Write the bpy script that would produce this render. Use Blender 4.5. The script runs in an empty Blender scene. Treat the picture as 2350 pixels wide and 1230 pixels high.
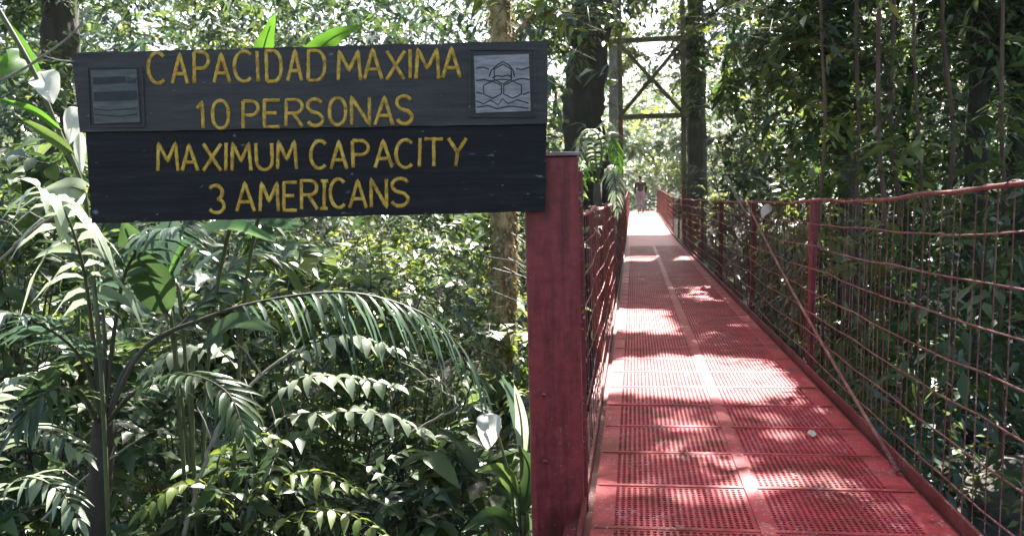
import bpy, bmesh, math, random
import numpy as np
from mathutils import Vector, Matrix

# ------------------------------------------------------------------ camera, sky, sun, exposure
sc = bpy.context.scene
COL = sc.collection
R = math.radians
W0, H0, F0 = 2350.0, 1230.0, 2000.0
CAMZ = 1.15
yaw, pitch, roll = R(8.05), R(4.5), R(1.4)
fwd = Vector((-math.sin(yaw)*math.cos(pitch), math.cos(yaw)*math.cos(pitch), -math.sin(pitch)))
rt0 = Vector((math.cos(yaw), math.sin(yaw), 0))
up0 = rt0.cross(fwd)
upv = up0*math.cos(roll) + rt0*math.sin(roll)
rtv = rt0*math.cos(roll) - up0*math.sin(roll)
cam_d = bpy.data.cameras.new('camera')
cam = bpy.data.objects.new('camera', cam_d); COL.objects.link(cam)
M = Matrix((rtv, upv, -fwd)).transposed().to_4x4()
M.translation = Vector((0, 0, CAMZ))
cam.matrix_world = M
cam_d.sensor_width = 36; cam_d.lens = 36*F0/W0
cam_d.clip_start = .05; cam_d.clip_end = 2000
cam_d.dof.use_dof = True; cam_d.dof.focus_distance = 4.3; cam_d.dof.aperture_fstop = 5.0
sc.camera = cam
CAMP = Vector((0, 0, CAMZ))

SUN_AZ, SUN_EL = R(9), R(49)
SUN = Vector((math.sin(SUN_AZ)*math.cos(SUN_EL), math.cos(SUN_AZ)*math.cos(SUN_EL), math.sin(SUN_EL)))
w = bpy.data.worlds.new('World'); sc.world = w; w.use_nodes = True
nt = w.node_tree; nt.nodes.clear()
wo = nt.nodes.new('ShaderNodeOutputWorld'); bg = nt.nodes.new('ShaderNodeBackground')
sky = nt.nodes.new('ShaderNodeTexSky'); sky.sky_type = 'NISHITA'; sky.sun_disc = False
sky.sun_elevation = SUN_EL; sky.sun_rotation = SUN_AZ
sky.air_density = 1.0; sky.dust_density = 3.0; sky.ozone_density = 1.0
bg.inputs['Strength'].default_value = .065
nt.links.new(sky.outputs[0], bg.inputs[0]); nt.links.new(bg.outputs[0], wo.inputs[0])
sl = bpy.data.lights.new('sun', 'SUN'); sl.energy = 5; sl.angle = R(.5); sl.color = (1, .955, .88)
so = bpy.data.objects.new('sun', sl); COL.objects.link(so)
so.rotation_euler = SUN.to_track_quat('Z', 'Y').to_euler()
so.location = (5, 10, 40)
sc.view_settings.view_transform = 'Standard'; sc.view_settings.look = 'None'
sc.view_settings.gamma = 1; sc.view_settings.exposure = 2.6
sc.cycles.max_bounces = 6; sc.cycles.diffuse_bounces = 3; sc.cycles.glossy_bounces = 2
sc.cycles.transmission_bounces = 3; sc.cycles.transparent_max_bounces = 4
sc.cycles.use_denoising = True
sc.cycles.sample_clamp_indirect = 6

# ------------------------------------------------------------------ helpers
def at(px, py, d):
    """world point seen at photo pixel (px,py), d metres along the view axis"""
    return CAMP + (fwd + rtv*((px-W0/2)/F0) + upv*((H0/2-py)/F0))*d

def tag(o, label=None, cat=None, group=None, kind=None):
    if label: o['label'] = label
    if cat: o['category'] = cat
    if group: o['group'] = group
    if kind: o['kind'] = kind
    return o

def empty(name, loc, label, cat, group=None, rz=0):
    o = bpy.data.objects.new(name, None); COL.objects.link(o)
    o.location = loc; o.rotation_euler = (0, 0, rz); o.empty_display_size = .2
    return tag(o, label, cat, group)

def link(name, me, parent=None, loc=None):
    o = bpy.data.objects.new(name, me); COL.objects.link(o)
    if parent is not None: o.parent = parent
    if loc is not None: o.location = loc
    return o

class MB:
    """collects shapes for ONE mesh"""
    def __init__(s): s.v = []; s.f = []; s.m = []; s.sm = []
    def add(s, vs, fs, mi=0, smooth=False):
        b = len(s.v); s.v += [tuple(p) for p in vs]
        for f in fs: s.f.append([i+b for i in f]); s.m.append(mi); s.sm.append(smooth)
    def box(s, c, size, mat=None, mi=0, bev=0.0):
        bm = bmesh.new(); bmesh.ops.create_cube(bm, size=1)
        for v in bm.verts: v.co = Vector((v.co.x*size[0], v.co.y*size[1], v.co.z*size[2]))
        if bev > 0: bmesh.ops.bevel(bm, geom=bm.edges[:], offset=bev, segments=2, profile=.6, affect='EDGES')
        T = mat if mat is not None else Matrix.Identity(3)
        c = Vector(c)
        bm.verts.index_update()
        s.add([c + T @ v.co for v in bm.verts], [[v.index for v in f.verts] for f in bm.faces], mi)
        bm.free()
    def bar(s, a, b, wx, wy, upd=(0, 0, 1), bev=0.0, mi=0):
        a, b = Vector(a), Vector(b); d = b-a; L = d.length; d.normalize()
        u = Vector(upd); x = u.cross(d)
        if x.length < 1e-4: x = Vector((1, 0, 0)).cross(d)
        x.normalize(); y = d.cross(x)
        s.box((a+b)/2, (wx, wy, L), Matrix((x, y, d)).transposed(), mi, bev)
    def tube(s, pts, rad, n=6, mi=0, cap=True, wob=0, seed=0, flat=None):
        pts = [Vector(p) for p in pts]; N = len(pts)
        if not hasattr(rad, '__len__'): rad = [rad]*N
        rnd = random.Random(seed)
        vs = []; fs = []
        prev = None
        for i, p in enumerate(pts):
            t = (pts[min(i+1, N-1)]-pts[max(i-1, 0)])
            if t.length < 1e-7: t = Vector((0, 0, 1))
            t.normalize()
            if flat is not None: x = Vector(flat).cross(t)
            elif prev is None:
                x = (Vector((1, 0, 0)) if abs(t.x) < .9 else Vector((0, 1, 0))).cross(t)
            else: x = prev - t*prev.dot(t)
            if x.length < 1e-6: x = Vector((0, 1, 0)).cross(t)
            x.normalize(); prev = x; y = t.cross(x)
            for k in range(n):
                a = 2*math.pi*k/n
                r = rad[i]*(1+(rnd.uniform(-wob, wob) if wob else 0))
                vs.append(p + x*math.cos(a)*r + y*math.sin(a)*r)
        for i in range(N-1):
            for k in range(n):
                k2 = (k+1) % n
                fs.append([i*n+k, i*n+k2, (i+1)*n+k2, (i+1)*n+k])
        if cap: fs.append(list(range(n))[::-1]); fs.append([(N-1)*n+k for k in range(n)])
        s.add(vs, fs, mi, True)
    def build(s, name, mats, parent=None, loc=None):
        me = bpy.data.meshes.new(name)
        o0 = Vector((0, 0, 0))
        me.from_pydata(s.v, [], s.f)
        if not isinstance(mats, (list, tuple)): mats = [mats]
        for m in mats: me.materials.append(m)
        me.polygons.foreach_set('material_index', s.m)
        me.polygons.foreach_set('use_smooth', s.sm)
        me.update()
        return link(name, me, parent, loc)

def tri_mesh(name, V, T, mats, mi=None, smooth=False):
    me = bpy.data.meshes.new(name)
    V = np.asarray(V, np.float32); T = np.asarray(T, np.int32)
    me.vertices.add(len(V)); me.vertices.foreach_set('co', V.ravel())
    me.loops.add(T.size); me.loops.foreach_set('vertex_index', T.ravel())
    me.polygons.add(len(T))
    me.polygons.foreach_set('loop_start', np.arange(0, T.size, 3, dtype=np.int32))
    for m in (mats if isinstance(mats, (list, tuple)) else [mats]): me.materials.append(m)
    if mi is not None: me.polygons.foreach_set('material_index', np.asarray(mi, np.int32))
    if smooth: me.polygons.foreach_set('use_smooth', np.ones(len(T), bool))
    me.update(calc_edges=True); me.validate()
    return me

# ------------------------------------------------------------------ materials
def new_mat(name):
    m = bpy.data.materials.new(name); m.use_nodes = True
    t = m.node_tree; b = t.nodes['Principled BSDF']
    return m, t, b
def nn(t, kind, **kw):
    n = t.nodes.new(kind)
    for k, v in kw.items(): setattr(n, k, v)
    return n
def noise(t, scale, detail=4, rough=.6, coord='Object', vec=None, mapscale=None):
    tc = nn(t, 'ShaderNodeNewGeometry' if coord == 'Position' else 'ShaderNodeTexCoord'); n = nn(t, 'ShaderNodeTexNoise')
    n.inputs['Scale'].default_value = scale; n.inputs['Detail'].default_value = detail; n.inputs['Roughness'].default_value = rough
    src = tc.outputs[coord]
    if mapscale:
        mp = nn(t, 'ShaderNodeMapping'); mp.inputs['Scale'].default_value = mapscale
        t.links.new(src, mp.inputs[0]); src = mp.outputs[0]
    t.links.new(src, n.inputs['Vector'])
    return n
def ramp(t, fac, stops):
    r = nn(t, 'ShaderNodeValToRGB'); t.links.new(fac, r.inputs[0])
    e = r.color_ramp.elements
    while len(e) < len(stops): e.new(.5)
    for i, (p, c) in enumerate(stops):
        e[i].position = p; e[i].color = (c[0], c[1], c[2], 1)
    return r
def bump(t, b, h, strength=.3, dist=.01):
    n = nn(t, 'ShaderNodeBump'); n.inputs['Strength'].default_value = strength; n.inputs['Distance'].default_value = dist
    t.links.new(h, n.inputs['Height']); t.links.new(n.outputs[0], b.inputs['Normal'])

def mat_simple(name, stops, scale=5, rough=.6, mapscale=None, bumps=.2, bdist=.01, detail=5, metallic=0, coord='Object'):
    m, t, b = new_mat(name)
    n = noise(t, scale, detail, .65, coord, mapscale=mapscale)
    r = ramp(t, n.outputs[0], stops)
    t.links.new(r.outputs[0], b.inputs['Base Color'])
    b.inputs['Roughness'].default_value = rough; b.inputs['Metallic'].default_value = metallic
    if bumps: bump(t, b, n.outputs[0], bumps, bdist)
    return m

def mat_leaf(name, c1, c2, c3, rough=.38, trans=.35, spec=.5):
    m, t, b = new_mat(name)
    g = nn(t, 'ShaderNodeNewGeometry')
    r = ramp(t, g.outputs['Random Per Island'], [(0, c1), (.55, c2), (1, c3)])
    t.links.new(r.outputs[0], b.inputs['Base Color'])
    b.inputs['Roughness'].default_value = rough
    b.inputs['Specular IOR Level'].default_value = spec
    tr = nn(t, 'ShaderNodeBsdfTranslucent')
    hs = nn(t, 'ShaderNodeHueSaturation'); hs.inputs['Hue'].default_value = .485; hs.inputs['Saturation'].default_value = 1.1; hs.inputs['Value'].default_value = 1.7
    t.links.new(r.outputs[0], hs.inputs['Color']); t.links.new(hs.outputs[0], tr.inputs[0])
    mx = nn(t, 'ShaderNodeMixShader'); mx.inputs[0].default_value = trans
    t.links.new(b.outputs[0], mx.inputs[1]); t.links.new(tr.outputs[0], mx.inputs[2])
    out = t.nodes['Material Output']; t.links.new(mx.outputs[0], out.inputs['Surface'])
    return m

LEAF_DARK = mat_leaf('leaf_dark', (.028, .05, .02), (.045, .085, .03), (.075, .115, .045), .34, .3)
LEAF_MID = mat_leaf('leaf_mid', (.05, .095, .03), (.085, .14, .04), (.14, .19, .07), .36, .35)
LEAF_YEL = mat_leaf('leaf_yellow', (.10, .15, .03), (.16, .21, .05), (.24, .26, .08), .4, .4)
LEAF_BLUE = mat_leaf('leaf_blue', (.045, .08, .05), (.075, .12, .085), (.12, .17, .13), .33, .25)
LEAF_BIG = mat_leaf('leaf_broad', (.05, .13, .02), (.07, .17, .03), (.09, .2, .04), .35, .45)
LEAF_SUNLIT = mat_leaf('leaf_sunlit_pale', (.20, .25, .16), (.28, .33, .23), (.36, .41, .31), .36, .35)  # pale tone stands for sunlight on the leaves
LEAF_WHITE = mat_leaf('leaf_white_and_lit', (.55, .57, .48), (.6, .61, .54), (.64, .65, .58), .5, .3)  # white puts sunlight into the leaf colour; plain pale leaves share it
STEM = mat_simple('stem_green', [(.3, (.05, .06, .025)), (.7, (.10, .12, .05))], 9, .5, bumps=.1)
STEM_DARK = mat_simple('stem_dark', [(.3, (.03, .028, .018)), (.7, (.075, .065, .04))], 9, .6, (1, 1, .3), bumps=.4)
TWIG = mat_simple('twig_pale', [(.3, (.16, .14, .10)), (.7, (.34, .31, .26))], 14, .7, bumps=.3)
BARK_DARK = mat_simple('bark_dark', [(.3, (.018, .016, .012)), (.55, (.045, .038, .028)), (.8, (.09, .085, .06))], 5, .85, (1, 1, .35), .9, .03)
BARK_GREY = mat_simple('bark_grey', [(.3, (.05, .045, .035)), (.55, (.10, .09, .07)), (.8, (.19, .18, .14))], 5, .85, (1, 1, .4), .9, .03)
SAP = mat_simple('sapling_bark', [(.3, (.05, .028, .02)), (.7, (.14, .085, .06))], 8, .8, (1, 1, .3), .5, .01)
BARK_MOSS = mat_simple('bark_moss', [(.3, (.08, .06, .03)), (.48, (.24, .18, .08)), (.6, (.44, .34, .16)), (.75, (.32, .31, .12))], 9, .9, (1, 1, .6), 1, .04)
MOSS = mat_leaf('moss_tuft', (.13, .13, .05), (.32, .28, .14), (.54, .48, .32), .7, .3, .2)
GROUND = mat_simple('forest_floor', [(.3, (.014, .012, .008)), (.5, (.03, .026, .015)), (.68, (.028, .038, .014)), (.85, (.06, .055, .035))], 1.6, .9, None, .8, .08, 9)

def mat_red(name, c_dark, c_mid, c_pale, rough=.45, sc_=2.2, rust=(.16, .022, .010), rust_at=.62, chip=.70, chipc=(.55, .38, .38), streak=.25):
    m, t, b = new_mat(name)
    def mix(fac, a, col, kind='MIX'):
        q = nn(t, 'ShaderNodeMix', data_type='RGBA', blend_type=kind)
        t.links.new(fac, q.inputs[0]) if not isinstance(fac, float) else setattr(q.inputs[0], 'default_value', fac)
        t.links.new(a, q.inputs[6])
        if isinstance(col, tuple): q.inputs[7].default_value = (*col, 1)
        else: t.links.new(col, q.inputs[7])
        return q.outputs[2]
    n = noise(t, sc_, 7, .68, 'Position')
    r = ramp(t, n.outputs[0], [(.3, c_dark), (.5, c_mid), (.72, c_pale)])
    n2 = noise(t, 26, 5, .7, 'Position')
    r2 = ramp(t, n2.outputs[0], [(.35, (.6, .55, .55)), (.55, (1, 1, 1)), (.72, (1.2, 1.3, 1.3))])
    c = mix(.8, r.outputs[0], r2.outputs[0], 'MULTIPLY')
    n3 = noise(t, 3.1, 6, .62, 'Position', mapscale=(1, 1.7, .5))
    f3 = ramp(t, n3.outputs[0], [(rust_at-.06, (0, 0, 0)), (rust_at+.06, (.85, .85, .85))])
    c = mix(f3.outputs[0], c, rust)
    n4 = noise(t, 75, 3, .6, 'Position')
    n5 = noise(t, 5, 3, .6, 'Position')
    ad = nn(t, 'ShaderNodeMath', operation='MULTIPLY_ADD'); ad.inputs[1].default_value = .45
    t.links.new(n5.outputs[0], ad.inputs[0]); t.links.new(n4.outputs[0], ad.inputs[2])
    f4 = ramp(t, ad.outputs[0], [(chip+.17, (0, 0, 0)), (chip+.21, (1, 1, 1))])
    c = mix(f4.outputs[0], c, chipc)
    n6 = noise(t, 6, 6, .7, 'Position', mapscale=(4, 4, .28))
    r6 = ramp(t, n6.outputs[0], [(.36, (.45, .40, .36)), (.5, (1, 1, 1)), (.68, (1.25, 1.3, 1.3))])
    c = mix(streak, c, r6.outputs[0], 'MULTIPLY')
    t.links.new(c, b.inputs['Base Color'])
    rr = nn(t, 'ShaderNodeMapRange'); rr.inputs[3].default_value = rough-.1; rr.inputs[4].default_value = rough+.2
    t.links.new(n2.outputs[0], rr.inputs[0]); t.links.new(rr.outputs[0], b.inputs['Roughness'])
    b.inputs['Specular IOR Level'].default_value = .42
    bump(t, b, n2.outputs[0], .3, .004)
    return m
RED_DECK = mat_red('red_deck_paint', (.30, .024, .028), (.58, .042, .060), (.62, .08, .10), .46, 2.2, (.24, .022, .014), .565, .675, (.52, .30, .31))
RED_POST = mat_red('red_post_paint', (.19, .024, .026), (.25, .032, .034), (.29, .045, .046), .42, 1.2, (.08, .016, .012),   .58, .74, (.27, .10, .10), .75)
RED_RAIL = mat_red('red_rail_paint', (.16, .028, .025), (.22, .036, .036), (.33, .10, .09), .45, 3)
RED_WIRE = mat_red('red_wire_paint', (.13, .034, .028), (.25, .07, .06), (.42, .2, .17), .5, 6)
RED_MESH = mat_red('dark_mesh_wire', (.09, .028, .022), (.18, .055, .045), (.33, .16, .13), .55, 6)
TOWER = mat_simple('tower_timber', [(.3, (.07, .055, .032)), (.5, (.15, .125, .07)), (.75, (.26, .24, .15))], 4, .85, None, .5, .02)

def mat_plank(name, ca, cb, cc):
    m, t, b = new_mat(name)
    n = noise(t, 3, 8, .7, mapscale=(1.2, 8, 14))
    r = ramp(t, n.outputs[0], [(.3, ca), (.55, cb), (.8, cc)])
    n2 = noise(t, 22, 3, .5, mapscale=(1, 2.2, 2.2))
    r2 = ramp(t, n2.outputs[0], [(.70, (0, 0, 0)), (.76, (1, 1, 1))])
    mx = nn(t, 'ShaderNodeMix', data_type='RGBA'); mx.inputs[7].default_value = (.16, .17, .2, 1)
    t.links.new(r2.outputs[0], mx.inputs[0]); t.links.new(r.outputs[0], mx.inputs[6])
    t.links.new(mx.outputs[2], b.inputs['Base Color'])
    b.inputs['Roughness'].default_value = .55; b.inputs['Specular IOR Level'].default_value = .22
    bump(t, b, n.outputs[0], .7, .006)
    return m
PLANK_A = mat_plank('slate_paint_worn', (.036, .035, .033), (.062, .060, .058), (.115, .112, .108))
PLANK_B = mat_plank('slate_paint_dark', (.007, .0065, .008), (.014, .0135, .015), (.036, .035, .037))
YELLOW = mat_simple('yellow_paint', [(.32, (.26, .125, .008)), (.5, (.57, .33, .022)), (.70, (.80, .55, .11))], 40, .55, None, .2, .002)
PLAQUE = mat_simple('grey_plaque', [(.3, (.17, .16, .165)), (.5, (.27, .255, .26)), (.75, (.42, .40, .40))], 18, .45, (1, 3, 5), .4, .003)
PLAQUE_D = mat_simple('dark_plaque', [(.3, (.05, .055, .05)), (.55, (.085, .092, .082)), (.8, (.14, .15, .125))], 14, .5, (1, 3, 5), .4, .003)
INK = mat_simple('dark_ink', [(.3, (.012, .013, .016)), (.7, (.03, .032, .036))], 30, .6, None, .1)

# ------------------------------------------------------------------ terrain
def sstep(a, b, x):
    t = np.clip((x-a)/(b-a), 0, 1); return t*t*(3-2*t)
def ground_z(x, y):
    x = np.asarray(x, float); y = np.asarray(y, float)
    rav = sstep(1.6, 9, y)*(1-sstep(15, 25, y))
    z = -.28 - 3.6*rav
    z = z - .5*sstep(1.5, 3.5, np.abs(x-.4))*(1-sstep(20, 30, y))
    z = z + .018*sstep(24, 44, y)*np.minimum(np.maximum(y-24, 0), 22)
    z = z + 1.2*sstep(8, 26, np.abs(x)) + .10*np.maximum(np.abs(x)-20, 0)
    z = z + .22*np.maximum(y-56, 0)*(1-.3*sstep(150, 400, y))
    n = .18*np.sin(1.7*x+.6*y)*np.cos(1.1*y-.4*x) + .10*np.sin(3.1*x-1.3)*np.sin(2.7*y+.8)
    near_path = (1-sstep(.9, 2.2, np.abs(x-.45)))*(1-sstep(1.5, 4, y)) + (1-sstep(.9, 2.2, np.abs(x-.45)))*sstep(30, 36, y)
    return z + n*(1-np.clip(near_path, 0, 1))
gx = np.concatenate([np.linspace(-150, -30, 18), np.linspace(-29, 29, 117), np.linspace(30, 150, 18)])
gy = np.concatenate([np.linspace(-60, -8, 12), np.linspace(-7, 60, 135), np.linspace(62, 160, 24)])
GX, GY = np.meshgrid(gx, gy)
GV = np.stack([GX, GY, ground_z(GX, GY)], -1).reshape(-1, 3)
nx, ny = len(gx), len(gy)
ii, jj = np.meshgrid(np.arange(nx-1), np.arange(ny-1))
a_ = (jj*nx+ii).ravel()
GT = np.concatenate([np.stack([a_, a_+1, a_+nx+1], -1), np.stack([a_, a_+nx+1, a_+nx], -1)])
g = link('ground', tri_mesh('ground', GV, GT, GROUND, smooth=True)); tag(g, kind='structure')

# ------------------------------------------------------------------ bridge
XL, XR = -.164, 1.055
Y0, YT, YE = 2.07, 20.7, 44.0
def deck_z(y): return .4*float(sstep(21.5, 44, np.array(y)))
bridge = empty('suspension_bridge', (XL/2+XR/2, Y0, 0), 'narrow red footbridge of perforated steel panels with wire mesh sides', 'bridge')
BL = Vector(bridge.location)
def bpt(x, y, z): return Vector((x, y, z)) - BL

# one perforated deck panel (two fields of punched holes, real holes)
PL = .455
def panel_mesh():
    bm = bmesh.new()
    x0, x1 = XL-BL.x, XR-BL.x
    th = -.006
    cell = .0222
    fields = [(x0+.075, 22), (x0+.075+22*cell+.072, 22)]
    yb = .022; nyc = int((PL-2*yb)/cell+.5)
    cy = (PL-2*yb)/nyc
    V = []; Fc = []
    def quad(a, b, c, d):
        i = len(V); V.extend([a, b, c, d]); Fc.append([i, i+1, i+2, i+3])
    def rect(xa, xb, ya, yb_): quad((xa, ya, 0), (xb, ya, 0), (xb, yb_, 0), (xa, yb_, 0))
    g = .003
    rect(x0, x1, g, yb); rect(x0, x1, PL-yb, PL-g)
    xs = [x0]
    for fx, n in fields: xs += [fx, fx+n*cell]
    xs.append(x1)
    for k in (0, 2, 4): rect(xs[k], xs[k+1], yb, PL-yb)
    for fx, n in fields:
        for i in range(n):
            for j in range(nyc):
                cx, cyy = fx+(i+.5)*cell, yb+(j+.5)*cy
                r = .0084
                sq = [(-1, -1), (0, -1), (1, -1), (1, 0), (1, 1), (0, 1), (-1, 1), (-1, 0)]
                b = len(V)
                for (sx, sy) in sq: V.append((cx+sx*cell/2, cyy+sy*cy/2, 0))
                for (sx, sy) in sq:
                    q = 1 if sx*sy == 0 else .7071
                    V.append((cx+sx*r*q, cyy+sy*r*q, 0))
                for k in range(8):
                    V.append((V[b+8+k][0], V[b+8+k][1], th))
                for k in range(8):
                    k2 = (k+1) % 8
                    Fc.append([b+k, b+k2, b+8+k2, b+8+k]); Fc.append([b+8+k, b+8+k2, b+16+k2, b+16+k])
    # raised welded strips: the two ends, the middle and the sides of the panel
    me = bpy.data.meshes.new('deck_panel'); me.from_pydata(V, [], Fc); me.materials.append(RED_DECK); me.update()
    return me
pm = panel_mesh()
npan = int((YT-Y0)/PL)
rng = random.Random(5)
for k in range(npan):
    o = link('deck_panel', pm, bridge, (0, k*PL, rng.uniform(-.0006, .0006)))
    o.rotation_euler = (rng.uniform(-.001, .001), rng.uniform(-.001, .001), 0)
YP = Y0+npan*PL
# raised strips welded over the joints (one part) and along the middle
mb = MB()
for k in range(npan+1):
    mb.box(bpt((XL+XR)/2, Y0+k*PL, .003), (XR-XL-.02, .026, .003), bev=.0014)
xm = XL+.075+22*.0222+.036
mb.box(bpt(xm, (Y0+YP)/2, .0065), (.05, YP-Y0, .004), bev=.0016)
mb.build('joint_strip', RED_DECK, bridge)
# far deck beyond the tower
mb = MB(); ys = np.linspace(YP+.01, YE, 40)
vs = []; fs = []
for i, y in enumerate(ys):
    z = deck_z(y); vs += [bpt(XL, y, z), bpt(XR, y, z), bpt(XR, y, z-.05), bpt(XL, y, z-.05)]
    if i: b = (i-1)*4; fs += [[b, b+1, b+5, b+4], [b+1, b+2, b+6, b+5], [b+3, b, b+4, b+7], [b+2, b+3, b+7, b+6]]
mb.add(vs, fs); mb.build('far_deck', RED_DECK, bridge)
# edge beams, cross beams below the deck
for x in (XL-.032, XR+.032):
    mb = MB()
    ys = [Y0-.02, YT] + list(np.linspace(22, YE, 10))
    for a, b in zip(ys[:-1], ys[1:]):
        mb.bar(bpt(x, a, deck_z(a)-.045), bpt(x, b, deck_z(b)-.045), .13, .05)
        mb.bar(bpt(x, a, deck_z(a)+.014-.0), bpt(x, b, deck_z(b)+.014), .012, .06)
    mb.build('edge_beam', RED_RAIL, bridge)
for k in range(0, npan, 5):
    mb = MB(); mb.bar(bpt(XL+.04, Y0+k*PL, -.07), bpt(XR-.04, Y0+k*PL, -.07), .05, .09); mb.build('cross_beam', RED_RAIL, bridge)

def rail_h(y, side):
    if side > 0: return 1.065 + .125*math.exp(-(y-2.3)/2.4)
    return 1.07 + .02*math.exp(-(y-3)/3)
FR = [.095, .225, .35, .475, .605, .735, .87, 1.0]
def railing(x, side, y0, y1, dv, stan):
    out = .03*side
    # top cable and horizontal wires
    n = int((y1-y0)/.33)
    for i, f in enumerate(FR):
        rr = random.Random(i*7+side)
        ph = rr.uniform(0, 6)
        pts = []
        for k in range(n+1):
            y = y0+(y1-y0)*k/n
            sag = -.012*math.sin(math.pi*((y-2.4) % 3.3)/3.3)*(1.2 if f == 1 else 1)
            wv = .006*math.sin(y*3.1+ph)+.004*math.sin(y*7.3+ph*2)
            pts.append(bpt(x+out*f+.006*math.sin(y*2.3+ph), y, deck_z(y)+rail_h(y, side)*f+sag+wv))
        m = MB(); m.tube(pts, .009 if f == 1 else .0038, 7 if f == 1 else 5)
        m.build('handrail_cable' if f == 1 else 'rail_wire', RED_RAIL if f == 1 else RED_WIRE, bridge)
    # twisted lashing wire round the handrail
    m = MB(); pts = []
    for k in range(int((min(y1, 12)-y0)/.02)):
        y = y0+k*.02; a = y*34
        pts.append(bpt(x+out+.0105*math.cos(a), y, deck_z(y)+rail_h(y, side)+.0105*math.sin(a)-.012*1.2*math.sin(math.pi*((y-2.4) % 3.3)/3.3)))
    m.tube(pts, .0022, 4); m.build('lashing_wire', RED_WIRE, bridge)
    # vertical mesh wires, one sheet of mesh per side
    m = MB(); rr = random.Random(side+40); y = y0+.05
    while y < y1:
        h = rail_h(y, side); b1 = rr.uniform(-.012, .012); b2 = rr.uniform(-.014, .014)
        pts = [bpt(x+out*f+.004, y+b1*(1-f)+b2*math.sin(f*3.0)+rr.uniform(-.004, .004), deck_z(y)-.04*(f == 0)+h*f) for f in (0, .25, .5, .75, 1)]
        m.tube(pts, .0023, 4, cap=False); y += dv*rr.uniform(.55, 1.5) if y < 22 else dv*1.3
    m.build('wire_mesh', RED_MESH, bridge)
    for y in stan:
        m = MB(); h = rail_h(y, side)
        m.bar(bpt(x+.035*side, y, deck_z(y)-.1), bpt(x+.055*side, y, deck_z(y)+h+.015), .010, .038, (0, 1, 0), .002)
        m.bar(bpt(x+.064*side, y+.034, deck_z(y)-.1), bpt(x+.084*side, y+.034, deck_z(y)+h+.01), .04, .008, (0, 1, 0), .002)
        m.build('railing_post', RED_POST, bridge)
st = [6.0, 8.9, 12.2, 15.5, 18.8, 23.5, 27, 31, 35, 39, 43]
railing(XR+.05, 1, 2.0, YE, .095, st)
railing(XL-.055, -1, 3.25, YE, .19, [6.2, 8.9, 12.2, 15.5, 18.8, 23.5, 27, 31, 35, 39, 43])
m = MB()
pa, pb = bpt(XR-.015, 3.62, .02), bpt(XR+.02, 8.75, 1.09)
m.tube([pa.lerp(pb, t) + Vector((0, 0, -.05*math.sin(math.pi*t))) for t in np.linspace(0, 1, 12)], .0085, 6)
m.build('brace_cable', RED_WIRE, bridge)

# tower
tw = empty('bridge_tower', ((XL+XR)/2, YT, -.3), 'tall timber portal with crossed braces over the middle of the footbridge', 'tower')
TL = Vector(tw.location)
def tpt(x, z, y=YT): return Vector((x, y, z))-TL
txl, txr = XL-.12, XR+.10
for x, mm in ((txl, 0), (txr, 1)):
    m = MB(); zj = 1.45 if mm else 3.05; m.bar(tpt(x, -4), tpt(x, zj), .10, .14, (0, 1, 0), .008); m.bar(tpt(x+.002, zj), tpt(x, 5.6), .105, .12, (0, 1, 0), .008, 1)
    p = m.build('post', [RED_RAIL, TOWER], tw)
for z in (2.98, 4.72):
    m = MB(); m.bar(tpt(txl-.25*(z > 4), z, YT-.12), tpt(txr+.12, z, YT-.12), .11, .09, (0, 1, 0), .006); m.build('cross_beam', TOWER, tw)
for s in (0, 1):
    m = MB(); yb = YT+.10+.09*s
    a, b = (txl, txr) if s else (txr, txl)
    m.bar(tpt(a, 3.05, yb), tpt(b, 4.68, yb), .085, .07, (0, 1, 0), .006); m.build('brace', TOWER, tw)

# ------------------------------------------------------------------ entrance post and sign
PD = 3.2
pc = at(1268, 615, PD)
px_, py_ = pc.x, pc.y
post = empty('steel_post', (px_, py_, -.7), 'thick maroon painted steel post with pale cap beside the bridge entrance', 'post', rz=yaw)
hp = at(1290, 362, PD).z + .7
wpost = 120*PD/F0
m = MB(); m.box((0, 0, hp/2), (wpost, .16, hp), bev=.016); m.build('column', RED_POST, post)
m = MB(); m.box((0, 0, hp+.008), (wpost+.012, .172, .014), bev=.004)
CAPM = mat_simple('pale_cap', [(.3, (.20, .12, .11)), (.7, (.42, .34, .32))], 20, .6, None, .3)
m.build('cap', CAPM, post)
m = MB(); m.bar((wpost/2+.011, .03, .0), (wpost/2+.011, .03, hp-.05), .02, .07, (0, 1, 0), .004)
m.build('flange', RED_RAIL, post)
for z in (.9, hp-.85):
    m = MB(); m.tube([(-wpost/2+.05, -.092, z), (-wpost/2+.05, -.079, z)], .011, 6)
    m.build('bolt', RED_RAIL, post)

SD = 3.02
S = F0/SD                      # photo pixels per metre on the sign
sgc = at(722, 302, SD)         # a little left of the middle
sign = empty('wooden_sign', sgc, 'dark two plank wooden sign with yellow hand painted capacity lettering', 'sign', rz=yaw)
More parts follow.
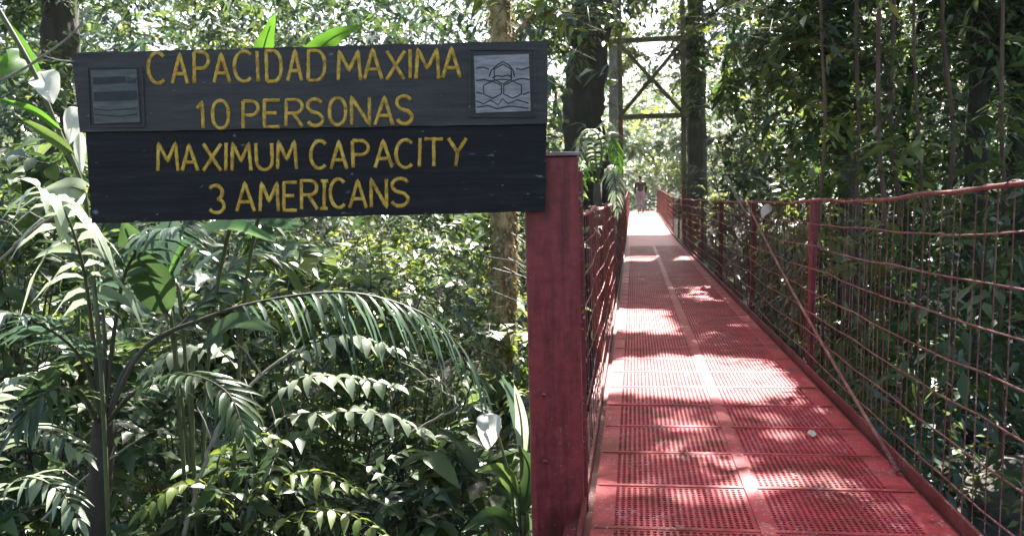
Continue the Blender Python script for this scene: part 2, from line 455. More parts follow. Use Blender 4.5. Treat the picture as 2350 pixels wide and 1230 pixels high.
# sign-local: x right, z up (y away from the camera). photo pixel -> local:
def sp(px, py):
    dx, dy = px-722, -(py-302)
    c, s = math.cos(roll), math.sin(roll)
    return ((dx*c+dy*s)/S, (-dx*s+dy*c)/S)
def zp(zx, zy): return sp(150+zx/1.9583, 60+zy/1.958)     # measured on an enlargement
def plank(name, corners, mat, yoff, th, seed):
    m = MB(); rr = random.Random(seed)
    n = 26; tl, tr, br, bl = [zp(*c) for c in corners]
    vs = []
    for side in (0, 1):
        for row in (0, 1):
            for i in range(n+1):
                t = i/n
                a, b = (tl, tr) if row == 0 else (bl, br)
                x = a[0]+(b[0]-a[0])*t; z = a[1]+(b[1]-a[1])*t + rr.uniform(-.0022, .0022)
                vs.append((x, yoff+side*th, z))
    q = n+1; fs = []
    for i in range(n):
        fs.append([q+i, q+i+1, i+1, i])
        fs.append([2*q+i, 2*q+i+1, 3*q+i+1, 3*q+i])
        fs.append([i, i+1, 2*q+i+1, 2*q+i])
        fs.append([3*q+i, 3*q+i+1, q+i+1, q+i])
    fs.append([0, 2*q, 3*q, q]); fs.append([n, q+n, 3*q+n, 2*q+n])
    m.add(vs, fs)
    return m.build(name, mat, sign)
p_up = plank('plank', [(42, 128), (2166, 72), (2166, 441), (66, 476)], PLANK_A, 0, .045, 1)
p_lo = plank('plank', [(84, 472), (2163, 437), (2158, 832), (96, 886)], PLANK_B, .012, .045, 2)
p_up['label'] = 'upper plank, worn slate grey'; p_lo['label'] = 'lower plank, near black'

# hand painted lettering: strokes in a unit box
def arc(cx, cy, rx, ry, a0, a1, n=12):
    return [(cx+rx*math.cos(R(a0+(a1-a0)*i/n)), cy+ry*math.sin(R(a0+(a1-a0)*i/n))) for i in range(n+1)]
G = {
 'C': [arc(.55, .5, .55, .5, 48, 312, 16)],
 'A': [[(0, 0), (.5, 1), (1, 0)], [(.2, .33), (.8, .33)]],
 'P': [[(.05, 0), (.05, 1)], [(.05, 1), (.55, 1)]+arc(.55, .74, .45, .26, 90, -90, 9)+[(.05, .48)]],
 'I': [[(.5, 0), (.5, 1)]],
 'Is': [[(.5, 0), (.5, 1)], [(0, 0), (1, 0)], [(0, 1), (1, 1)]],
 'D': [[(.05, 0), (.05, 1), (.5, 1)]+arc(.5, .6, .5, .4, 90, 0, 6)+arc(.5, .4, .5, .4, 0, -90, 6)+[(.05, 0)]],
 'M': [[(0, 0), (.08, 1), (.5, .35), (.92, 1), (1, 0)]],
 'X': [[(0, 0), (1, 1)], [(0, 1), (1, 0)]],
 '1': [[(.1, .75), (.6, 1), (.6, 0)]],
 '0': [arc(.5, .62, .5, .38, 0, 180, 10)+arc(.5, .38, .5, .38, 180, 360, 10)+[(1, .62)]],
 'O': [arc(.5, .58, .5, .42, 0, 180, 10)+arc(.5, .42, .5, .42, 180, 360, 10)+[(1, .58)]],
 'E': [[(1, 1), (.05, 1), (.05, 0), (1, 0)], [(.05, .52), (.8, .52)]],
 'R': [[(.05, 0), (.05, 1), (.55, 1)]+arc(.55, .75, .42, .25, 90, -90, 9)+[(.05, .5)], [(.45, .5), (1, 0)]],
 'S': [arc(.5, .76, .47, .24, 25, 180, 9)+[(.05, .68), (.25, .54), (.75, .46), (.96, .32)]+arc(.5, .25, .48, .25, 10, -160, 10)],
 'N': [[(.03, 0), (.03, 1), (.97, 0), (.97, 1)]],
 'U': [[(.03, 1), (.03, .35)]+arc(.5, .33, .47, .33, 180, 360, 10)+[(.97, 1)]],
 'T': [[(0, 1), (1, 1)], [(.5, 1), (.5, 0)]],
 'Y': [[(0, 1), (.5, .5), (1, 1)], [(.5, .5), (.4, 0)]],
 '3': [arc(.45, .75, .45, .25, 150, -80, 10)+arc(.45, .26, .53, .26, 80, -150, 10)],
}
LINES = [
 (p_up, 0, [('C', 382, 458), ('A', 487, 556), ('P', 583, 650), ('A', 674, 746), ('C', 766, 846), ('I', 862, 882), ('D', 908, 976), ('A', 1004, 1066), ('D', 1092, 1168),
   ('M', 1230, 1330), ('A', 1347, 1426), ('X', 1446, 1526), ('I', 1542, 1562), ('M', 1578, 1680), ('A', 1697, 1776)], (382, 264, 136), (1776, 238, 128)),
 (p_up, 0, [('1', 592, 640), ('0', 665, 735), ('P', 797, 868), ('E', 892, 966), ('R', 988, 1066), ('S', 1090, 1160), ('O', 1188, 1260), ('N', 1285, 1370), ('A', 1392, 1472), ('S', 1490, 1560)],
   (592, 463, 122), (1560, 440, 124)),
 (p_lo, .012, [('M', 405, 496), ('A', 515, 586), ('X', 610, 690), ('I', 703, 721), ('M', 740, 826), ('U', 850, 926), ('M', 946, 1032), ('C', 1095, 1168), ('A', 1188, 1260), ('P', 1285, 1360),
   ('A', 1388, 1466), ('C', 1482, 1560), ('I', 1579, 1597), ('T', 1612, 1696), ('Y', 1720, 1802)], (405, 652, 122), (1802, 628, 126)),
 (p_lo, .012, [('3', 636, 702), ('A', 757, 838), ('M', 862, 946), ('E', 968, 1030), ('R', 1048, 1124), ('Is', 1136, 1170), ('C', 1184, 1254), ('A', 1270, 1346), ('N', 1366, 1440), ('S', 1458, 1536)],
   (636, 838, 128), (1536, 808, 126)),
]
rl = random.Random(3)
for par, yo, letters, (xa, ba, ha), (xb, bb, hb) in LINES:
    m = MB()
    for ch, l0, l1 in letters:
        t = ((l0+l1)/2-xa)/(xb-xa); base = ba+(bb-ba)*t + rl.uniform(-3, 3); hh = (ha+(hb-ha)*t)*rl.uniform(.95, 1.03)
        slant = rl.uniform(-.02, .04)
        for stroke in G[ch]:
            pts = []
            for (u, v) in stroke:
                x, z = zp(l0+(l1-l0)*u+slant*v*hh, base-hh*v)
                pts.append(Vector((x, 0, z)))
            # dense points so that the brush width wavers a little
            dp = [pts[0]]
            for a, b in zip(pts[:-1], pts[1:]):
                k = max(1, int((b-a).length/.008))
                dp += [a.lerp(b, i/k) for i in range(1, k+1)]
            rad = [.0062*rl.uniform(.86, 1.14) for _ in dp]
            mt = MB(); mt.tube(dp, rad, 8, flat=(0, 1, 0))
            m.add([(v[0], yo-.0006+v[1]*.32, v[2]) for v in mt.v], mt.f, 0, True)
    m.build('lettering', YELLOW, par)

def plaque(mat, rectz, frame, strokes, bars, w):
    x0, z0 = zp(rectz[0], rectz[1]); x1, z1 = zp(rectz[2], rectz[3])
    m = MB(); m.box(((x0+x1)/2, -.002, (z0+z1)/2), (x1-x0, .008, z0-z1), Matrix.Rotation(-.012, 3, 'Y'), bev=.0015)
    pl_ = m.build('plaque', mat, p_up)
    m = MB()
    for st_ in strokes:
        pts = []
        for q in st_:
            x, z = zp(*q); pts.append(Vector((x, 0, z)))
        mt = MB(); mt.tube(pts, w, 6, flat=(0, 1, 0))
        m.add([(v[0], -.0062+v[1]*.25, v[2]) for v in mt.v], mt.f, 0, True)
    for (xa, ya, xb, yb) in bars:
        a = zp(xa, ya); b = zp(xb, yb)
        m.box(((a[0]+b[0])/2, -.0065, (a[1]+b[1])/2), (b[0]-a[0], .003, a[1]-b[1]), Matrix.Rotation(-.012, 3, 'Y'))
    m.build('emblem', INK, pl_)
    # routed frame round the plaque
    f0, f1, f2, f3 = frame
    m = MB()
    for (a, b) in (((f0, f1), (f2, f1)), ((f2, f1), (f2, f3)), ((f2, f3), (f0, f3)), ((f0, f3), (f0, f1))):
        xa, za = zp(*a); xb, zb = zp(*b)
        m.bar((xa, -.0015, za), (xb, -.0015, zb), .008, .006, (0, 1, 0), .001)
    m.build('plaque_frame', PLANK_A, p_up)
hexa = lambda cx, cy, rx, ry: [(cx+rx*math.cos(R(60*k+30)), cy+ry*math.sin(R(60*k+30))) for k in range(7)]
plaque(PLAQUE, (1838, 140, 2090, 386), (1818, 112, 2110, 408),
       [[(1905, 232), (1915, 205), (1938, 184), (1965, 166), (1992, 180), (2012, 204), (2018, 232)],
        [(1846, 250), (1885, 244), (1905, 252), (1962, 244), (2015, 250), (2050, 240), (2084, 246)],
        [(1918, 238), (1940, 228), (1965, 232), (1990, 226), (2008, 236)],
        hexa(1920, 290, 46, 38), hexa(2010, 290, 46, 38), hexa(1966, 222, 44, 44),
        [(1848, 196), (1880, 190), (1904, 200)], [(2024, 196), (2050, 202), (2084, 192)],
        [(1848, 340), (1880, 352), (1910, 336), (1945, 356), (1966, 330), (1990, 352), (2030, 334), (2082, 350)],
        [(1850, 368), (1900, 360), (1940, 374), (2000, 362), (2080, 372)], [(1848, 300), (1874, 308)], [(2056, 312), (2084, 300)]], [], .0022)
plaque(PLAQUE_D, (128, 205, 340, 436), (112, 190, 356, 452), [[(290, 236), (320, 246), (334, 240)], [(140, 375), (200, 382), (330, 372)], [(140, 400), (250, 408), (330, 398)]],
       [(138, 236, 282, 262), (290, 250, 330, 262), (138, 300, 332, 336)], .0018)

# ------------------------------------------------------------------ foliage tools (numpy)
def unit(a): return a/np.maximum(np.linalg.norm(a, axis=-1, keepdims=True), 1e-8)
def leaf_geo(P, A, N, L, Wd, droop, full=False):
    P = np.asarray(P, float); A = unit(np.asarray(A, float)); Sd = unit(np.cross(A, N)); N = np.cross(Sd, A)
    L = np.broadcast_to(L, len(P))[:, None]; Wd = np.broadcast_to(Wd, len(P))[:, None]; droop = np.broadcast_to(droop, len(P))[:, None]
    dn = np.array([0, 0, -1.0])
    def c(t): return P + A*L*t + dn*L*droop*t*t
    if full:
        vs = [P]
        for t, wf in ((.16, .30), (.4, .5), (.7, .36)):
            m = c(t); vs += [m+Sd*Wd*wf+N*Wd*.12, m, m-Sd*Wd*wf+N*Wd*.12]
        vs.append(c(1.0))
        V = np.stack(vs, 1); n = 11
        T = [[0, 2, 1], [0, 3, 2]]
        for b in (1, 4): T += [[b, b+1, b+4], [b, b+4, b+3], [b+1, b+2, b+5], [b+1, b+5, b+4]]
        T += [[7, 8, 10], [8, 9, 10]]
    else:
        m = c(.42); V = np.stack([P, m+Sd*Wd*.5+N*Wd*.13, m, m-Sd*Wd*.5+N*Wd*.13, c(1.0)], 1); n = 5
        T = [[0, 2, 1], [0, 3, 2], [1, 2, 4], [2, 3, 4]]
    T = np.array(T); off = (np.arange(len(P))*n)[:, None, None]
    return V.reshape(-1, 3), (T[None]+off).reshape(-1, 3)

class Fol:
    """gathers leaf and twig triangles for one mesh"""
    def __init__(s): s.V = []; s.T = []; s.M = []; s.n = 0
    def put(s, V, T, mi):
        s.V.append(V); s.T.append(T+s.n); s.n += len(V)
        s.M.append(np.full(len(T), mi) if np.isscalar(mi) else mi)
    def leaves(s, P, A, N, L, Wd, droop=.2, mi=0, full=False):
        if not len(P): return
        V, T = leaf_geo(P, A, N, L, Wd, droop, full)
        if not np.isscalar(mi): mi = np.repeat(mi, len(T)//len(P))
        s.put(V, T, mi)
    def sticks(s, A, B, r, mi):
        A = np.asarray(A, float); B = np.asarray(B, float); d = unit(B-A)
        x = unit(np.cross(d, np.array([.31, .2, .93]))); y = np.cross(d, x)
        vs = []
        for k in range(3):
            a = 2*math.pi*k/3; o = (x*math.cos(a)+y*math.sin(a))*r
            vs += [A+o, B+o*.6]
        V = np.stack(vs, 1)
        T = []
        for k in range(3):
            a, b = 2*k, 2*((k+1) % 3); T += [[a, b, b+1], [a, b+1, a+1]]
        T = np.array(T)[None]+(np.arange(len(A))*6)[:, None, None]
        s.put(V.reshape(-1, 3), T.reshape(-1, 3), mi)
    def sprays(s, C, D, ln, m, L, ar, rg, mis, twig=None, droop=.25, mask=None, full=False, r=.004):
        """twigs from C along D (length ln), m leaves on each, alternate sides"""
        C = np.asarray(C, float); D = unit(np.asarray(D, float)); T_ = len(C)
        ln = np.broadcast_to(ln, T_)
        t = (np.arange(m)+.6)/m
        sag = np.array([0, 0, -1.])*(.25*ln[:, None, None]*(t**2)[None, :, None])
        P = C[:, None]+D[:, None]*(ln[:, None]*t[None])[..., None] + sag
        side = unit(np.cross(D, np.array([0, 0, 1.])+rg.normal(0, .25, (T_, 3))))
        alt = np.where(np.arange(m) % 2 == 0, 1, -1)[None, :, None]
        A = side[:, None]*alt*.8 + D[:, None]*.55 + np.array([0, 0, -.18]) + rg.normal(0, .22, (T_, m, 3))
        N = np.array([0, 0, 1.]) + rg.normal(0, .42, (T_, m, 3)) + D[:, None]*.2
        Lf = np.asarray(L, float); Ls = rg.uniform(Lf[0], Lf[1], (T_, m))*(1.05-.45*np.abs(t-.45))[None]
        mi = np.repeat(np.asarray(mis), m) if not np.isscalar(mis) else np.full(T_*m, mis)
        P, A, N, Ls = P.reshape(-1, 3), A.reshape(-1, 3), N.reshape(-1, 3), Ls.reshape(-1)
        if mask is not None:
            k = mask(P, A, Ls); P, A, N, Ls, mi = P[k], A[k], N[k], Ls[k], mi[k]
        s.leaves(P, A, N, Ls, Ls*ar, droop, mi, full)
        if twig is not None: s.sticks(C, C+D*ln[:, None]*.95+np.array([0, 0, -1.])*(.22*ln[:, None]), r, twig)
    def mesh(s, name, mats):
        return tri_mesh(name, np.concatenate(s.V), np.concatenate(s.T), mats, np.concatenate(s.M))

def dirs(rg, n, upb=.25, flat=1.):
    d = rg.normal(0, 1, (n, 3)); d[:, 2] = d[:, 2]*flat*.7+upb
    return unit(d)

SPEC = [(1.0, .42), (1.3, .36), (.72, .5), (1.6, .30), (1, .4), (1, .4)]
def bushy(F, centers, rg, rad, twigs, m, L, ar, mats_p, ln=(.3, .6), twig=None, mask=None, full=False, droop=.25, species=False, upb=.2):
    """clusters of sprays around given centres; mats_p: probabilities of material index.
    species: neighbouring clusters tend to be of one kind, each kind with its own leaf size and shape"""
    C = np.asarray(centers, float); n = len(C); k = len(mats_p); p = np.array(mats_p)/sum(mats_p)
    if species:
        f = np.sin(1.1*C[:, 0]+.7*C[:, 2]+.5)+np.sin(.83*C[:, 1]-1.3*C[:, 2]+2)+np.sin(1.9*C[:, 2]+.6*C[:, 0]-.4*C[:, 1])
        rank = np.argsort(np.argsort(f+rg.normal(0, .35, n)))/n
        kind = np.minimum(np.searchsorted(np.cumsum(p), rank), k-1)
    else: kind = rg.choice(k, n, p=p)
    for q in range(k):
        Cq = C[kind == q]
        if not len(Cq): continue
        sc_l, ar_q = SPEC[q] if species else (1, ar)
        tq = max(3, int(twigs/(sc_l if species else 1)**.5))
        c = np.repeat(Cq, tq, 0) + rg.normal(0, 1, (len(Cq)*tq, 3))*np.asarray(rad)*.5
        F.sprays(c, dirs(rg, len(c), upb), rg.uniform(ln[0], ln[1], len(c)), m, (L[0]*sc_l*.8, L[1]*sc_l*1.1), ar_q, rg, q, twig, droop*(1+.5*(q == 3)), mask, full)

# sun-lit stretches of the deck: canopy leaves are left out to light them
LIT = [(-1.2, .95, 4.95, 6.25), (-1.2, .35, 7.3, 8.9), (-1.2, 1.4, 15.6, 16.9), (-3, 3, 25.5, 60), (-.2, .8, 3.36, 3.50)]
SN = np.array(SUN)
SUNNY = [(tuple(at(*p)), r) for p, r in [((1720, 130, 12.5), .9), ((1645, 490, 19), .7), ((790, 890, 4.15), .55), ((720, 970, 4.1), .4), ((860, 960, 4.05), .3), ((920, 600, 7.2), .7),
  ((125, 210, 3.35), .3), ((165, 300, 3.35), .25), ((1120, 985, 3.6), .22), ((180, 540, 3.4), .4), ((1155, 520, 6.8), .35), ((1158, 700, 6.7), .35), ((1145, 860, 6.7), .35), ((1152, 100, 6.9), .35),
  ((1050, 760, 5.6), .45), ((1190, 900, 3.6), .2), ((750, 690, 3.9), .5), ((900, 690, 3.95), .4), ((2140, 700, 7), .4), ((1300, 60, 14), .9),
  ((1960, 110, 9), .5), ((2250, 830, 7), .35), ((1370, 380, 10.2), .6), ((500, 1150, 4), .35), ((60, 900, 3.5), .4), ((60, 480, 5.2), .6), ((1850, 80, 10), .5), ((2080, 60, 10), .45)]]
def off_bridge(P):
    return ~((P[:, 0] > XL-.14) & (P[:, 0] < XR+.14) & (P[:, 2] > -.1) & (P[:, 2] < 3.6) & (P[:, 1] < 46))
def canopy_mask(P, A, Ls):
    q = P + A*Ls[:, None]*.5
    h = q - SN[None]*(q[:, 2:3]/SN[2])
    k = np.ones(len(P), bool); low = q[:, 2] < .3
    wob = .25*np.sin(h[:, 0]*5+h[:, 1]*3)
    for (xa, xb, ya, yb) in LIT:
        k &= ~((h[:, 0] > xa) & (h[:, 0] < xb) & (h[:, 1] > ya+wob*.4) & (h[:, 1] < yb+wob*.4))
    k |= low
    for (c, r) in SUNNY:                      # leaves left out so sun reaches chosen plants
        v = q-np.array(c); a = v@SN
        k &= ~((a > .45) & (np.linalg.norm(v-a[:, None]*SN[None], axis=1) < r*(1+.25*np.sin(9*q[:, 0]+7*q[:, 1]))))
    k |= P[:, 1] > 46
    return k & off_bridge(P) & off_bridge(q)
rg = np.random.default_rng(11)

# ---- canopy overhead: mass of leaves, mostly out of view, added for its shade
def canopy():
    F = Fol()
    n = 2600
    X = rg.uniform(-13, 14, n); Yh = rg.uniform(-12, 26, n); Z = rg.uniform(8.5, 13, n)
    # thinner over the left-hand side
    dens = np.where(X < -1.2, .28, 1.0)
    dens = np.where((X > 1.6), 1.0, dens); dens = np.where((X > -1.2) & (X < 1.6) & (Yh < 4.9), .9, dens)
    k = rg.uniform(0, 1, n) < dens
    X, Yh, Z = X[k], Yh[k], Z[k]
    # thicker right above the shaded stretches of the bridge
    n2 = 420; X2 = rg.uniform(-1.0, 2.0, n2); Y2 = rg.uniform(2.2, 25, n2)
    X = np.concatenate([X, X2]); Yh = np.concatenate([Yh, Y2]); Z = np.concatenate([Z, rg.uniform(9, 13, n2)])
    C = np.stack([X, Yh, Z], -1); C[:, :2] += SN[:2]/SN[2]*Z[:, None]
    bushy(F, C, rg, (.9, .9, .5), 8, 9, (.18, .30), .45, [.5, .4, .1], (.5, .9), None, canopy_mask)
    o = link('shade_canopy', F.mesh('shade_canopy', [LEAF_DARK, LEAF_MID, LEAF_YEL]))
    tag(o, 'high leafy forest canopy added above the footbridge and ravine for its shade', 'canopy', kind='stuff')
canopy()

# ---- background masses
def mass(name, label, spec, mats, seed, mat_p):
    F = Fol(); r = np.random.default_rng(seed)
    for (n, fn, rad, tw, m, L, ar, ln) in spec:
        bushy(F, fn(r, n), r, rad, tw, m, L, ar, mat_p, ln, None, canopy_mask, species=True)
    o = link(name, F.mesh(name, mats)); tag(o, label, 'foliage', kind='stuff')
    return o
def vol(pxr, pyr, dr, power=1.0):
    """random points in a wedge of forest given by photo bounds and distances"""
    def fn(r, n):
        px = r.uniform(pxr[0], pxr[1], n); py = r.uniform(pyr[0], pyr[1], n); d = dr[0]+(dr[1]-dr[0])*r.uniform(0, 1, n)**power
        f, x_, u = np.array(fwd), np.array(rtv), np.array(upv)
        p = np.array(CAMP)+(f[None]+x_[None]*((px-W0/2)/F0)[:, None]+u[None]*((H0/2-py)/F0)[:, None])*d[:, None]
        gz = ground_z(p[:, 0], p[:, 1])
        return p[p[:, 2] > gz+.05]
    return fn
ALL = [LEAF_DARK, LEAF_MID, LEAF_YEL, LEAF_BLUE]
mass('understory_foliage', 'dense mixed understory leaves filling the slope left of the footbridge',
     [(420, vol((-250, 1330), (380, 1300), (7, 15)), (.6, .6, .4), 7, 9, (.10, .19), .42, (.3, .55)),
      (420, vol((-250, 1330), (-150, 620), (11, 20)), (.8, .8, .6), 7, 9, (.10, .19), .42, (.3, .6)),
      (330, vol((-300, 1380), (-300, 700), (20, 30)), (1.3, 1.3, 1), 8, 9, (.18, .30), .45, (.5, .9))], ALL, 21, [.34, .34, .14, .18])
mass('woodland_foliage', 'dense dark woodland leaves behind the right hand mesh railing',
     [(300, vol((1800, 2600), (420, 1350), (5.5, 12)), (.6, .6, .4), 7, 9, (.09, .17), .42, (.3, .55)),
      (420, vol((1640, 2600), (-200, 520), (8, 16)), (.7, .7, .5), 7, 9, (.09, .17), .42, (.3, .6)),
      (300, vol((1590, 2600), (-250, 650), (15, 28)), (1.1, 1.1, .9), 8, 9, (.16, .28), .45, (.5, .9))], ALL, 22, [.52, .28, .10, .10])
mass('hillside_forest', 'pale sunlit forest hillside far beyond the timber portal',
     [(300, vol((1100, 1850), (190, 520), (50, 110)), (2.2, 2.2, 1.6), 9, 10, (.45, .8), .45, (.9, 1.6)),
      (200, vol((1700, 2750), (-300, 560), (28, 55)), (2.4, 2.4, 2), 8, 9, (.4, .7), .45, (1, 1.8))], ALL, 23, [.2, .4, .3, .1])
mass('far_woodland', 'dim grey green woodland far behind the top of the sign',
     [(220, vol((-350, 1330), (-330, 160), (17, 30)), (1.3, 1.3, 1), 8, 9, (.2, .32), .45, (.6, 1)), (330, vol((-400, 1280), (-350, 560), (30, 60)), (2.4, 2.4, 2), 8, 9, (.4, .7), .45, (1, 1.8))], ALL, 29, [.45, .25, .05, .25])
mass('far_bushes', 'bushes coloured pale for the sun glow where the footbridge ends',
     [(110, vol((1380, 1640), (310, 500), (46.5, 53)), (1, 1, .8), 9, 9, (.2, .34), .45, (.5, .9))], [LEAF_YEL, LEAF_SUNLIT, LEAF_MID], 27, [.4, .4, .2])  # pale leaf tones put in to brighten the view through the portal
# low ground plants on the ravine floor
def floor_pts(r, n):
    x = r.uniform(-13, 13, n); y = r.uniform(1.5, 30, n)
    k = (np.abs(x-.45) > 1.3) | ((y > 4) & (y < 24)); x, y = x[k], y[k]
    return np.stack([x, y, ground_z(x, y)+.12], -1)
mass('ground_cover', 'low leafy ground plants covering the ravine floor',
     [(900, floor_pts, (.4, .4, .15), 6, 7, (.10, .2), .4, (.25, .45))], ALL, 24, [.4, .3, .1, .2])

# ------------------------------------------------------------------ single plants and trees
def spline(ctrl, n):
    """Catmull-Rom through control points"""
    c = [Vector(p) for p in ctrl]; c = [c[0]*2-c[1]]+c+[c[-1]*2-c[-2]]
    out = []; segs = len(c)-3
    for i in range(n+1):
        u = i/n*segs; k = min(int(u), segs-1); t = u-k
        p0, p1, p2, p3 = c[k:k+4]
        out.append(.5*((2*p1)+(p2-p0)*t+(2*p0-5*p1+4*p2-p3)*t*t+(3*p1-p0-3*p2+p3)*t**3))
    return out
def pix(path): return [at(*p) for p in path]
def local(pts, o): return [Vector(p)-Vector(o) for p in pts]
def root_at(px, d):
    """point on the ground straight below photo column px at distance d"""
    p = at(px, 700, d); return Vector((p.x, p.y, float(ground_z(p.x, p.y))))
def tubepart(name, pts, rad, mat, parent, n=8, wob=0, seed=0):
    m = MB(); m.tube(pts, rad, n, wob=wob, seed=seed); return m.build(name, mat, parent)

def ridged(name, pts, rad, mat, parent, seed):
    """trunk with bark ridges, buttress swelling and knots"""
    r_ = np.random.default_rng(seed); n = 22; m = MB()
    pts = spline(pts, 90); rad = np.interp(np.linspace(0, 1, 91), np.linspace(0, 1, len(rad)), rad)
    m.tube(pts, list(rad), n)
    V = np.array(m.v); Cn = np.array([tuple(p) for p in pts]); ph = r_.uniform(0, 6.28, 6)
    a = 2*np.pi*np.tile(np.arange(n), 91)/n; h = np.repeat(np.linspace(0, 1, 91), n)
    k = 1+.07*np.sin(3*a+ph[0]+5*h)+.05*np.sin(7*a+ph[1]-9*h)+.04*np.sin(5*a+31*h+ph[2])+r_.normal(0, .025, len(a))
    for q in range(9):
        a0, h0 = r_.uniform(0, 6.28), r_.uniform(.1, .9)
        k += .22*np.exp(-((np.angle(np.exp(1j*(a-a0))))/.45)**2-((h-h0)/.012)**2)
    Cr = np.repeat(Cn, n, 0); m.v = [tuple(v) for v in Cr+(V-Cr)*k[:, None]]
    return m.build(name, mat, parent)
def frond(parent, ctrl, base, ll, lw, n, mats, seed, droop=.45, r=.012, start=.25, stem=None, fwdness=.45, name='frond', tipf=.5, up=(0, 0, 1.)):
    """one feather leaf: rachis with leaflets on both sides, one mesh"""
    r_ = np.random.default_rng(seed)
    pts = spline(local(ctrl, base), 40); P = np.array([tuple(p) for p in pts])
    seg = np.linalg.norm(np.diff(P, axis=0), axis=1); cum = np.concatenate([[0], np.cumsum(seg)])/seg.sum()
    t = np.linspace(start, .995, n)
    Q = np.stack([np.interp(t, cum, P[:, i]) for i in range(3)], -1)
    Q2 = np.stack([np.interp(np.minimum(t+.02, 1), cum, P[:, i]) for i in range(3)], -1)
    Q1 = np.stack([np.interp(t-.02, cum, P[:, i]) for i in range(3)], -1)
    T = unit(Q2-Q1); upn = np.array(up, float)
    S = unit(np.cross(T, upn)); U = np.cross(S, T)
    F = Fol(); tt = (t-start)/(1-start)
    prof = np.sin(np.pi*(.12+.80*tt))**.6*(1-(1-tipf)*tt*.6)
    for sg in (1, -1):
        f_ = fwdness+.5*tt[:, None]
        A = S*sg*.85+T*f_+U*.12+r_.normal(0, .13, S.shape)
        L = ll*prof*r_.uniform(.85, 1.1, n)
        F.leaves(Q, A, U+r_.normal(0, .3, S.shape)+S*sg*.15, L, np.full(n, lw)*r_.uniform(.8, 1.15, n), droop*r_.uniform(.6, 1.3, n), 0, True)
    F.leaves(Q[-1:], T[-1:], U[-1:], np.array([ll*.6]), np.array([lw]), .3, 0, True)
    m = MB(); m.tube(pts, [r*(1-.8*i/40) for i in range(41)], 6)
    V = np.array(m.v); tr = []
    for f in m.f:
        for k in range(1, len(f)-1): tr.append([f[0], f[k], f[k+1]])
    F.put(V, np.array(tr), 1)
    return link(name, F.mesh(name, [mats, stem or STEM]), parent)

def big_leaf(parent, ctrl, base, width, mat, seed, face=None, name='leaf', fold=.18, r=.006, stem_to=None, tip=1.5):
    """a broad blade following ctrl (base to tip), gently folded and waved"""
    r_ = random.Random(seed)
    pts = spline(local(ctrl, base), 16); n = len(pts)-1
    cdir = Vector(face) if face is not None else (CAMP-Vector(ctrl[len(ctrl)//2])).normalized()
    V = []; T = []
    for i, p in enumerate(pts):
        t = i/n; tg = (pts[min(i+1, n)]-pts[max(i-1, 0)]).normalized()
        s = tg.cross(cdir).normalized(); nrm = s.cross(tg)
        wv = width*.5*(math.sin(math.pi*min(1, t**.75))**.8)*(1-.25*t)*r_.uniform(.94, 1.05)
        for u in (-1, -.5, 0, .5, 1):
            V.append(p+s*wv*u+nrm*(abs(u)*fold*wv + .04*width*math.sin(9*t+u*3+seed)*abs(u)))
    for i in range(n):
        for k in range(4):
            a = i*5+k; T += [[a, a+1, a+6], [a, a+6, a+5]]
    F = Fol(); F.put(np.array([tuple(v) for v in V]), np.array(T), 0)
    m = MB()
    if mat is LEAF_WHITE: r = .0016
    m.tube([q-cdir*r for q in pts[:-2]], [r*(1-.7*i/n) for i in range(n-1)], 5)
    if stem_to is not None: m.tube(spline(local(stem_to, base), 12), r*1.5, 6)
    tr = []
    for f in m.f:
        for k in range(1, len(f)-1): tr.append([f[0], f[k], f[k+1]])
    F.put(np.array([tuple(v) for v in m.v]), np.array(tr), 1)
    me = F.mesh(name, [mat, STEM]); me.polygons.foreach_set('use_smooth', np.ones(len(me.polygons), bool))
    return link(name, me, parent)

def tree(name, label, trunk, rad, bark, crown=None, limbs=(), mats=None, probs=(.5, .3, .1, .1), cat='tree', group=None, seed=1, L=(.10, .18), moss=0):
    """trunk: photo path (px,py,d) bottom to top; limbs: (path, radius); crown: list of (px,py,d, spread, clusters)"""
    r_ = np.random.default_rng(seed)
    tp = pix(trunk); b = root_at(trunk[0][0], trunk[0][2])
    if tp[0].z > b.z: tp = [Vector((b.x, b.y, b.z-.2))]+tp
    t = empty(name, b, label, cat, group)
    pts = spline(local(tp, b), 40)
    rad_ = [rad*(1.25-.45*i/40)*(1+.06*math.sin(i*1.3+seed)) for i in range(41)]
    for k in range(3): rad_[k] *= 1.35-.12*k
    ridged('trunk', pts, rad_, bark, t, seed)
    for lp, lr in limbs:
        q = spline(local(pix(lp), b), 16)
        tubepart('limb', q, [lr*(1-.7*i/16) for i in range(17)], bark, t, 7, .08, seed+3)
    if crown:
        F = Fol()
        for (px, py, d, sp_, n) in crown:
            c = np.array(local([at(px, py, d)], b)[0])+r_.normal(0, 1, (n, 3))*sp_*np.array([.55, .55, .4])
            bushy(F, c, r_, (.35, .35, .25), 7, 9, L, .43, probs, (.25, .5), 4, lambda P, A, Ls: canopy_mask(P+np.array(b), A, Ls) & off_bridge(P+np.array(b)))
        link('crown', F.mesh('crown', [LEAF_DARK, LEAF_MID, LEAF_YEL, LEAF_BLUE, STEM_DARK]), t)
    if moss:
        F = Fol(); n = moss
        idx = r_.integers(2, 39, n); P = np.array([tuple(pts[i]) for i in idx])+r_.normal(0, .012, (n, 3))
        a = r_.uniform(0, 6.28, n); rr = np.array(rad_)[idx]
        O = np.stack([np.cos(a), np.sin(a), np.zeros(n)], -1)
        P = P+O*rr[:, None]*(.98+.12*(r_.uniform(0, 1, (n, 1)) > .8)); P[:, 2] += r_.uniform(-.1, .1, n)
        F.leaves(P, O*.7+np.array([0, 0, -.7])+r_.normal(0, .35, (n, 3)), O+np.array([0, 0, .6])+r_.normal(0, .3, (n, 3)), r_.uniform(.02, .05, n), r_.uniform(.016, .034, n), .3, 0)
        link('moss', F.mesh('moss', [MOSS]), t)
    return t

